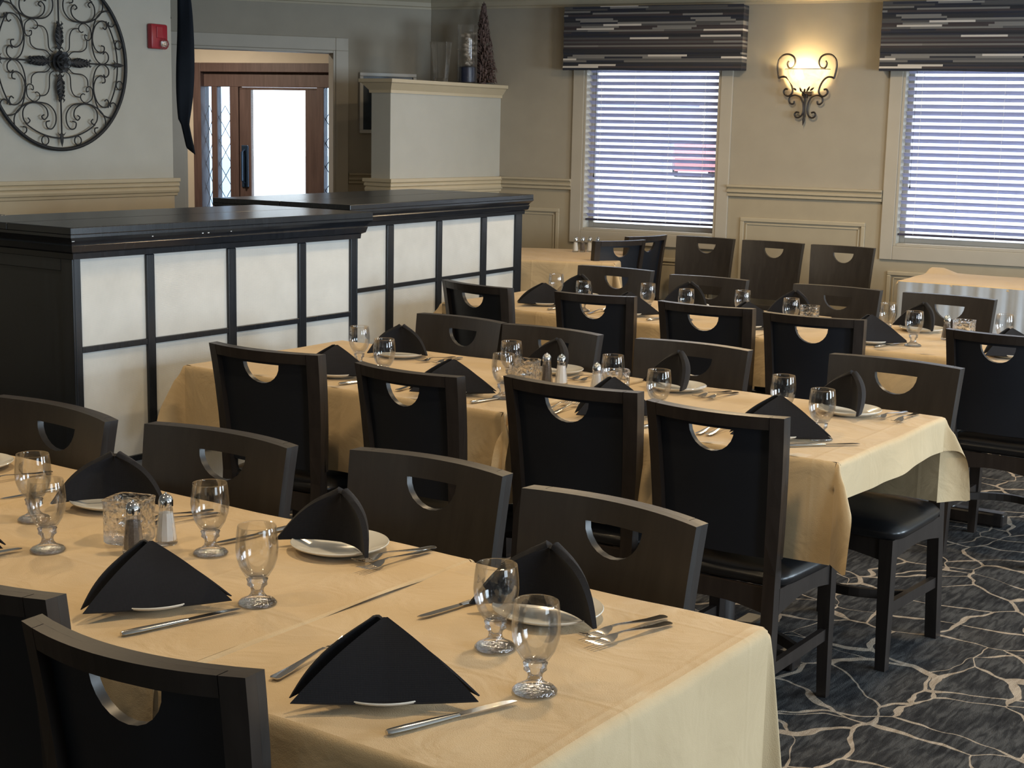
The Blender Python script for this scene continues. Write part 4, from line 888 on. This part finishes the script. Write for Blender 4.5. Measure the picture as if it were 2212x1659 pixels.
shaker(-2.735, 4.20, 'pepper', 'pepper shaker touching the left votive on the middle table')
shaker(-2.498, 4.138, 'salt', 'salt shaker left of the right votive on the middle table')
shaker(-2.055, 6.296, 'pepper', 'dark pepper shaker left of the right votive on the back table')
for k, (x, y, kd) in enumerate([(-5.642, 9.00, 'salt'), (-5.609, 9.041, 'pepper'), (-5.576, 9.082, 'salt'), (-5.535, 9.125, 'pepper')]):
    shaker(x, y, kd, 'chrome capped shaker in the row of four below the left window, ' + ['first from left', 'second from left', 'third from left', 'fourth from left'][k])
# votives: square cut glass holders
def votive_mesh():
    b = MB(); h = .043; lv = [(h * .93, 0), (h, .004), (h * 1.0, .08), (h * 1.04, .09), (h * .84, .09), (h * .80, .03), (h * .6, .022)]
    def ring(s, z, n=24):
        out = []
        for i in range(n):
            t = 2 * pi * i / n; c_, s_ = cos(t), sin(t); e = 0.38; out.append((s * math.copysign(abs(c_) ** e, c_), s * math.copysign(abs(s_) ** e, s_), z))
        return out
    rs = [ring(s, z) for s, z in lv]; n = 24; vs = [v for r in rs for v in r]
    fs = [(k * n + i, k * n + (i + 1) % n, (k + 1) * n + (i + 1) % n, (k + 1) * n + i) for k in range(len(rs) - 1) for i in range(n)] + [list(range(n))[::-1], [(len(rs) - 1) * n + i for i in range(n)]]
    b.add(vs, fs); return b.mesh('votive_holder', 'cutglass')
ME_VOT = votive_mesh()
b = MB(); b.lathe([(0, .0), (.019, .0), (.0195, .017), (.018, .017), (.0175, .013), (0, .013)], 20); ME_TL = b.mesh('tealight', 'chrome', True)
def b_vot():
    e = link(bpy.data.objects.new('votive_holder', ME_VOT)); return e
VL = ['square cut glass votive holder beside the shakers on front table', 'cut glass votive holder on middle table, left of two, beside the shakers', 'cut glass votive holder on middle table, right of two', 'cut glass votive holder on back table, left of two', 'cut glass votive holder on back table, right of two near frame edge']
for (x, y, a_, z), lb in zip([(-2.318, 2.005, 18, TZ + .0063), (-2.768, 4.12, 10, TZ + .0013), (-2.421, 4.132, 35, TZ + .0013), (-2.70, 6.327, 20, TZ + .0013), (-1.985, 6.308, 5, TZ + .0013)], VL):
    inst('vot', b_vot, (x, y, z), R(a_), lb, 'candle holder', 'cut glass votive holders')
    inst('tl', b_simple('tealight_candle', ME_TL), (x, y, z + .0225), 0, lb.replace('square cut glass votive holder', 'metal cup tealight in the votive').replace('cut glass votive holder', 'metal cup tealight in the votive'), 'candle', 'tealights in the votives')
# ------------------------------------------------------------ scroll work helpers
def smooth_path(pts, n=6):
    P = [Vector(p) for p in pts]; out = []
    for i in range(len(P) - 1):
        p0, p1, p2, p3 = P[max(i - 1, 0)], P[i], P[i + 1], P[min(i + 2, len(P) - 1)]
        for k in range(n):
            t = k / n; out.append(0.5 * ((2 * p1) + (p2 - p0) * t + (2 * p0 - 5 * p1 + 4 * p2 - p3) * t * t + (3 * p1 - p0 - 3 * p2 + p3) * t ** 3))
    out.append(P[-1]); return out
# wall lamp
sc = empty('wall_lamp', W0 + dW * 1.57 - nW * 0.001, AW, 'scrolled iron wall lamp with lit amber glass bowl, between the windows', 'lamp')
def sp(x, y, dep=-0.06): return ((x - 740) / 6.914 * 0.00318 , dep, 1.955 - (y - 830) / 6.914 * 0.00318)
SCA = [[(470, 470), (450, 510), (465, 560), (500, 580), (550, 555), (570, 490), (545, 415), (475, 375), (390, 382), (325, 440), (302, 520), (305, 600), (330, 730)],
       [(330, 730), (350, 712), (420, 705), (485, 750), (530, 830), (550, 910), (530, 965), (480, 990), (430, 960), (415, 920), (440, 885), (475, 890)]]
SCB = [[(575, 1060), (565, 1100), (530, 1105), (495, 1070), (500, 1010), (545, 980), (600, 975), (665, 1005), (705, 1080), (720, 1180), (705, 1260), (660, 1305), (610, 1300), (590, 1260), (615, 1225), (655, 1235)]]
for sg in (0, 1):
    for nm, grp in (('scroll_arm', SCA), ('lower_scroll', SCB)):
        b = MB()
        for path in grp:
            pp = [((x if not sg else 1500 - x), y) for x, y in path]; b.tube(smooth_path([sp(x, y, -0.055 if nm == 'scroll_arm' else -0.04) for x, y in pp]), 0.0068 if nm == 'scroll_arm' else 0.0062, 8, 1.5, nrm=(0, 1, 0))
        ob(nm, b.mesh(nm, 'bronze', True), sc)
b = MB(); b.tube([sp(735, 1290, -.04), sp(733, 1340, -.04), sp(728, 1380, -.04), sp(722, 1425, -.04)], .008, 8, taper=[.6, 1.2, .8, .15]); b.tube([sp(735, 1000, -.04), sp(735, 1290, -.04)], .007, 8)
b.lathe([(0, 0), (.035, 0), (.04, .02), (0, .025)], 16, (0, 0, 0)) if False else None
ob('finial', b.mesh('finial', 'bronze', True), sc)
b = MB(); b.box((-0.035, -0.012, 1.885), (0.035, 0.0, 2.0), 0.006); b.box((-0.012, -0.05, 1.87), (0.012, -0.01, 1.90), 0.003); b.box((-.009, -.04, 1.90 - .03), (.009, -.03, 1.90 - .0), .002); ob('back_plate', b.mesh('back_plate', 'bronze'), sc)
b = MB()
for (x0, y0, x1, y1) in ((720, 930, 700, 865), (765, 930, 780, 880), (800, 925, 855, 845), (850, 910, 920, 865), (640, 905, 600, 875)):
    a0, a1 = Vector(sp(x0, y0, -.115)), Vector(sp(x1, y1, -.13)); b.tube([a0, a0.lerp(a1, .4), a0.lerp(a1, .8), a1], .007, 6, .5, taper=[.6, 1.1, .7, .1], nrm=(0, 1, 0))
b.tube([sp(740, 960, -.04), sp(745, 950, -.09), sp(750, 930, -.11)], .006, 6)
ob('leaf_mount', b.mesh('leaf_mount', 'bronze', True), sc)
b = MB()
zr_ = sp(0, 590)[2]; zb_ = sp(0, 918)[2]; Hh = zr_ - zb_; RX = 0.158
def bowl(off):
    def fn(u, v):
        t = -pi * u; q = sin(v * pi / 2 * 0.98); rr = (RX - off) * (q ** 0.8); z = zb_ + off + (Hh - off) * (1 - cos(v * pi / 2)) ** 0.95
        return (rr * cos(t), -0.012 + rr * 0.72 * sin(t), z)
    return fn
b.grid(32, 14, bowl(0)); b.grid(32, 14, bowl(0.005)); me = b.mesh('glass_bowl', 'alab', False)
for p in me.polygons: p.use_smooth = True
ob('glass_bowl', me, sc, 'lit amber alabaster glass bowl')
b = MB(); b.tube([(RX * cos(-pi * k / 24), -0.012 + RX * 0.72 * sin(-pi * k / 24), zr_) for k in range(25)], 0.0025, 6); ob('rim_band', b.mesh('rim_band', 'bronze', True), sc)
b = MB(); b.lathe([(0, -.03), (.018, -.022), (.026, 0), (.02, .02), (.01, .035), (0, .036)], 16, (-0.03, -0.065, zr_ - 0.035)); ob('bulb', b.mesh('bulb', 'bulb', True), sc, 'glowing bulb')
# round iron wall art
DL = Vector((cos(AL), sin(AL), 0))
mc_ = L0 + DL * (5.93 - 3.8)
wa_ = empty('wall_medallion', (mc_.x, mc_.y, 1.955), AL, 'large round wrought iron scrollwork medallion on the left wall', 'wall decor')
RM = 0.515
def mp(x, y, dep=-0.028): # picture sample to local metres
    u = (x - 625) * 0.000715; v = ((640 + (x - 625) * 0.085) - y) * 0.000560; return (u, dep, v)
b = MB(); 
for rr, th in ((RM, 0.0115),): b.tube([(rr * cos(2 * pi * k / 96), -0.028, rr * sin(2 * pi * k / 96)) for k in range(97)], th, 10, cap=False, nrm=(0, 1, 0))
ob('outer_ring', b.mesh('outer_ring', 'iron', True), wa_)
Q = dict(
 side_scroll=[[(1095, 790), (1120, 818), (1150, 790), (1150, 735), (1115, 692), (1070, 680), (1010, 735), (978, 860), (985, 1000), (1020, 1140), (1080, 1225), (1165, 1258), (1222, 1210), (1232, 1140), (1200, 1100), (1165, 1110), (1165, 1145)],
              [(1078, 878), (1108, 870), (1105, 825), (1065, 800), (1015, 828), (988, 890), (985, 970), (1015, 1075), (1070, 1135), (1125, 1140), (1145, 1095), (1125, 1060), (1100, 1075)]],
 end_scroll=[[(745, 1270), (782, 1290), (770, 1345), (722, 1350), (682, 1280), (685, 1180), (745, 1105), (840, 1088), (950, 1108), (1050, 1180), (1100, 1270), (1095, 1370), (1040, 1438), (988, 1410), (985, 1365), (1018, 1358)],
             [(800, 1212), (825, 1235), (798, 1262), (762, 1215), (778, 1140), (850, 1097), (950, 1112), (1008, 1180), (1012, 1270), (978, 1320), (945, 1290), (965, 1262)]],
 heart_scroll=[[(690, 745), (730, 790), (740, 930), (775, 1000), (838, 1022)], [(715, 705), (765, 762), (860, 782), (912, 830), (920, 905)],
               [(925, 960), (903, 965), (905, 925), (940, 912), (968, 950), (962, 1040), (900, 1085), (850, 1055), (838, 1010), (862, 985), (885, 995)]])
for fx in (1, -1):
    for fy in (1, -1):
        for nm, paths in Q.items():
            b = MB()
            for path in paths:
                pts_ = []
                for x, y in path: u, d_, v = mp(x, y); pts_.append((u * fx, d_, v * fy))
                b.tube(smooth_path(pts_, 5), 0.0042 if nm != 'heart_scroll' else 0.0036, 6, nrm=(0, 1, 0))
            ob(nm, b.mesh(nm, 'iron', True), wa_)
for k in range(4):    # inner arcs and small circles between the rings
    b = MB(); a0 = k * pi / 2; b.tube([(0.448 * cos(a0 + t), -0.028, 0.448 * sin(a0 + t)) for t in [-0.62 + 1.24 * q / 20 for q in range(21)]], 0.0045, 6, nrm=(0, 1, 0)); ob('inner_arc', b.mesh('inner_arc', 'iron', True), wa_)
    for sg in (-1, 1):
        t = a0 + sg * 0.26; c_ = (0.478 * cos(t), 0.478 * sin(t)); b = MB(); b.tube([(c_[0] + 0.026 * cos(q * pi / 10), -0.028, c_[1] + 0.026 * sin(q * pi / 10)) for q in range(21)], 0.004, 6, cap=False, nrm=(0, 1, 0)); ob('small_ring', b.mesh('small_ring', 'iron', True), wa_)
    b = MB(); ca, sa = cos(a0), sin(a0)
    def P_(r_, t_=0, d_=-0.03): return (r_ * ca - t_ * sa, d_, r_ * sa + t_ * ca)
    b.tube([P_(0.05), P_(0.48)], 0.005, 6, nrm=(0, 1, 0))
    b.tube([P_(0.08), P_(0.11), P_(0.15), P_(0.19), P_(0.235)], 0.030, 8, 0.35, nrm=(0, 1, 0), taper=[.35, .8, 1.0, .75, .12])
    b.tube([P_(0.41), P_(0.44), P_(0.47), P_(0.50)], 0.014, 8, 0.5, nrm=(0, 1, 0), taper=[.3, 1, .8, .1])
    for sg in (-1, 1): b.tube([P_(0.42, 0), P_(0.43, sg * .015), P_(0.415, sg * .03)], 0.005, 6, nrm=(0, 1, 0), taper=[1, .8, .3]); b.tube([P_(0.075, 0), P_(0.085, sg * .02), P_(0.07, sg * .032)], 0.006, 6, nrm=(0, 1, 0), taper=[1, .8, .4])
    for q in range(5):
        for sg in (-1, 1): r_ = 0.10 + q * 0.026; b.tube([P_(r_, 0, -.036), P_(r_ + .02, sg * .02, -.040), P_(r_ + .034, sg * (.03 - q * .004), -.034)], 0.007, 6, 0.5, nrm=(0, 1, 0), taper=[.6, 1, .2])
    ob('leaf_spear', b.mesh('leaf_spear', 'iron', True), wa_)
b = MB()
for ring, (n_, rr, rl, dp) in enumerate(((7, .045, .036, -.04), (6, .030, .026, -.052), (4, .016, .018, -.064))):
    for k in range(n_):
        t = 2 * pi * k / n_ + ring * .5; c_ = Vector((rr * cos(t), dp, rr * sin(t))); tg = Vector((-sin(t), 0, cos(t))); rd = Vector((cos(t), 0, sin(t)))
        b.add(*(lambda nu=6, nv=4: ([tuple(c_ + tg * (rl * (u / nu - .5) * 1.6) + rd * (rl * (v / nv - .35) * (1 - (2 * u / nu - 1) ** 2 * .7)) + Vector((0, -0.012 * (v / nv) * (1 - (2 * u / nu - 1) ** 2), 0))) for v in range(nv + 1) for u in range(nu + 1)], [(j * (nu + 1) + i, j * (nu + 1) + i + 1, (j + 1) * (nu + 1) + i + 1, (j + 1) * (nu + 1) + i) for j in range(nv) for i in range(nu)]))())
me = MB(); me.lathe([(0, 0), (.05, .0), (.045, .012), (.02, .03), (0, .034)], 18); vs2 = [(x, -0.02 - z, y) for x, y, z in me.v]; b.add(vs2, me.f)
ob('rosette', b.mesh('rosette', 'iron', True), wa_, 'rose shaped centre')
# fire alarm
fa_p = L0 + DL * (6.722 - 3.8); fa = empty('fire_alarm', (fa_p.x, fa_p.y, 2.15), AL, 'red fire alarm with clear strobe lens on the left wall', 'alarm')
b = MB(); b.box((-0.07, -0.045, -0.078), (0.07, -0.0, 0.078), 0.012); ob('housing', b.mesh('housing', 'red', True), fa)
b = MB(); b.box((-0.03, -0.051, -0.01), (0.02, -0.044, 0.062), 0.004); ob('grille', b.mesh('grille', 'red'), fa)
b = MB(); b.lathe([(0, 0), (.034, 0), (.036, .012), (.03, .028), (.014, .038), (0, .04)], 9); me = mkmesh('strobe_lens', [(x + 0.022, -0.044 - z, y - 0.045) for x, y, z in b.v], b.f, 'cutglass'); ob('strobe_lens', me, fa, 'clear faceted strobe lens')
b = MB(); b.box((-0.0, -0.056, -0.06), (0.04, -0.044, -0.03), 0.003); ob('reflector', b.mesh('reflector', 'chrome'), fa)
# hanging strap near the doorway
st = empty('hanging_strap', (-7.455, 7.0, 0), R(30), 'dark navy fabric strap hanging in front of the doorway beside the left wall', 'strap')
def stp(u, v):
    z = CEIL - 0.12 - v * (CEIL - 0.12 - 1.425); x = (u - .5) * (0.06 + 0.06 * sin(pi * min(1, v * 1.2)) ** .5) + 0.012 * sin(v * 5) + (0.05 * max(0, v - .8) / .2 if True else 0)
    return x, z + (0.04 * (0.5 - u) * (1 if v > .99 else 0)), 0.012 * sin(v * 9 + u * 2)
F = []; B_ = []; nu, nv = 4, 30
for j in range(nv + 1):
    for i in range(nu + 1): x, z, y = stp(i / nu, j / nv); F.append((x, y - .0015, z)); B_.append((x, y + .0015, z))
vs, fs = tri_shell(F, B_, [(j * 5 + i, j * 5 + i + 1, (j + 1) * 5 + i + 1, (j + 1) * 5 + i) for j in range(nv) for i in range(nu)])
me = mkmesh('strap', vs, fs, 'strap'); 
for p in me.polygons: p.use_smooth = True
ob('strap', me, st)
b = MB(); b.tube([(0, 0, CEIL - 0.001), (0, 0, CEIL - 0.11)], .005, 8); b.box((-.025, -.01, CEIL - .15), (.025, .01, CEIL - .11), .004); ob('clip', b.mesh('clip', 'steel'), st, 'small metal clip')
hk_p = L0 + DL * (LB); hk = empty('wall_hook', (hk_p.x - 0.08, hk_p.y, 2.30), 0, 'small iron hook bracket on the end of the left wall', 'hook')
b = MB(); b.box((-.012, 0, -.03), (.012, .004, .03), .001); b.tube([(0, .004, .01), (0, .05, .012), (0.0, .07, -.002), (0, .075, -.02)], .005, 6); ob('hook', b.mesh('hook', 'iron'), hk)
# framed picture on the entry wall
pf = empty('framed_picture', C0 + dE * (-0.345) , AE, 'white framed dark picture on the entry wall behind the half wall', 'picture'); pf.location.z = 1.79
b = MB(); hw2, hh2, fr = 0.225, 0.23, 0.028
for a_, c_ in (((-hw2, hh2 - fr), (hw2, hh2)), ((-hw2, -hh2), (hw2, -hh2 + fr)), ((-hw2, -hh2 + fr), (-hw2 + fr, hh2 - fr)), ((hw2 - fr, -hh2 + fr), (hw2, hh2 - fr))): b.box((a_[0], -.028, a_[1]), (c_[0], -0.002, c_[1]), .004)
ob('frame', b.mesh('frame', 'frame'), pf, 'white frame')
b = MB(); b.box((-hw2 + fr, -.012, -hh2 + fr), (hw2 - fr, -.004, hh2 - fr)); ob('picture', b.mesh('picture', 'print'), pf, 'dark blue print')
# vases on the half wall ledge
def square_ring(s, z, n=20, e=0.35):
    return [(s * math.copysign(abs(cos(2 * pi * i / n)) ** e, cos(2 * pi * i / n)), s * math.copysign(abs(sin(2 * pi * i / n)) ** e, sin(2 * pi * i / n)), z) for i in range(n)]
def ring_solid(rs):
    n = len(rs[0]); vs = [v for r in rs for v in r]
    return vs, [(k * n + i, k * n + (i + 1) % n, (k + 1) * n + (i + 1) % n, (k + 1) * n + i) for k in range(len(rs) - 1) for i in range(n)] + [list(range(n))[::-1], [(len(rs) - 1) * n + i for i in range(n)]]
vs, fs = ring_solid([square_ring(s, z) for s, z in ((.044, 0), (.046, .01), (.070, .285), (.066, .285), (.043, .03))])
o = ob('glass_vase', mkmesh('glass_vase', vs, fs, 'glass')); o.location = (-6.735, 8.83, LEDGE + 0.001); o.rotation_euler.z = R(20); tag(o, 'clear flared empty glass vase on the half wall ledge', 'vase', 'glass vases on the ledge')
cv = empty('filled_vase', (-6.735, 9.155, LEDGE + 0.001), 0, 'tall glass cylinder vase filled with pale stones over navy beads', 'vase', 'glass vases on the ledge')
b = MB(); b.lathe([(0, 0), (.072, 0), (.074, .006), (.074, .43), (.0695, .43), (.0695, .012), (0, .012)], 36); ob('vase_cylinder', b.mesh('vase_cylinder', 'glass', True), cv)
b = MB(); b.lathe([(0, .0125), (.066, .0125), (.067, .12), (.05, .13), (0, .128)], 24); ob('bead_filling', b.mesh('bead_filling', 'navy', True), cv, 'navy bead layer')
rnd = random.Random(4); b = MB()
for k in range(34):
    r_ = rnd.uniform(0, .045); t = rnd.uniform(0, 6.28); s_ = rnd.uniform(.014, .021); bm = bmesh.new(); bmesh.ops.create_icosphere(bm, subdivisions=1, radius=1)
    for v in bm.verts: v.co = Vector((v.co.x * s_ * rnd.uniform(.8, 1.2), v.co.y * s_, v.co.z * s_ * .8)) + Vector((r_ * cos(t), r_ * sin(t), .145 + k * 0.0068))
    bm.verts.index_update(); b.add([v.co[:] for v in bm.verts], [[v.index for v in f.verts] for f in bm.faces]); bm.free()
o = ob('stones', b.mesh('stones', 'stone', False), cv, 'pale stones'); o['kind'] = 'stuff'
pl_ = empty('dried_plume_tree', (-6.74, 9.36, LEDGE + 0.001), 0, 'reddish brown cone shaped dried branch tree on the ledge behind the vase', 'decoration')
b = MB(); b.lathe([(0, 0), (.03, 0), (.03, .03), (.012, .035), (.006, .6), (0, .62)], 10); ob('stem', b.mesh('stem', 'plume'), pl_)
b = MB()
for k in range(520):
    h_ = rnd.uniform(0.02, 0.60) ; t = rnd.uniform(0, 6.28); rr = 0.115 * (1 - h_ / 0.68) * rnd.uniform(.75, 1.1); x, y = rr * cos(t), rr * sin(t); x = min(max(x, -.2), .2)
    p0 = Vector((0.2 * x, 0.2 * y, h_ - .03 if h_ > .05 else h_)); p1 = Vector((x, y, max(h_, 0.01))); p2 = Vector((x * 1.1, y * 1.1, max(0.012, h_ - 0.03))); b.tube([p0, p1, p2], rnd.uniform(.003, .006), 4, taper=[.6, 1.2, .4])
o = ob('branches', b.mesh('branches', 'plume'), pl_); o['kind'] = 'stuff'
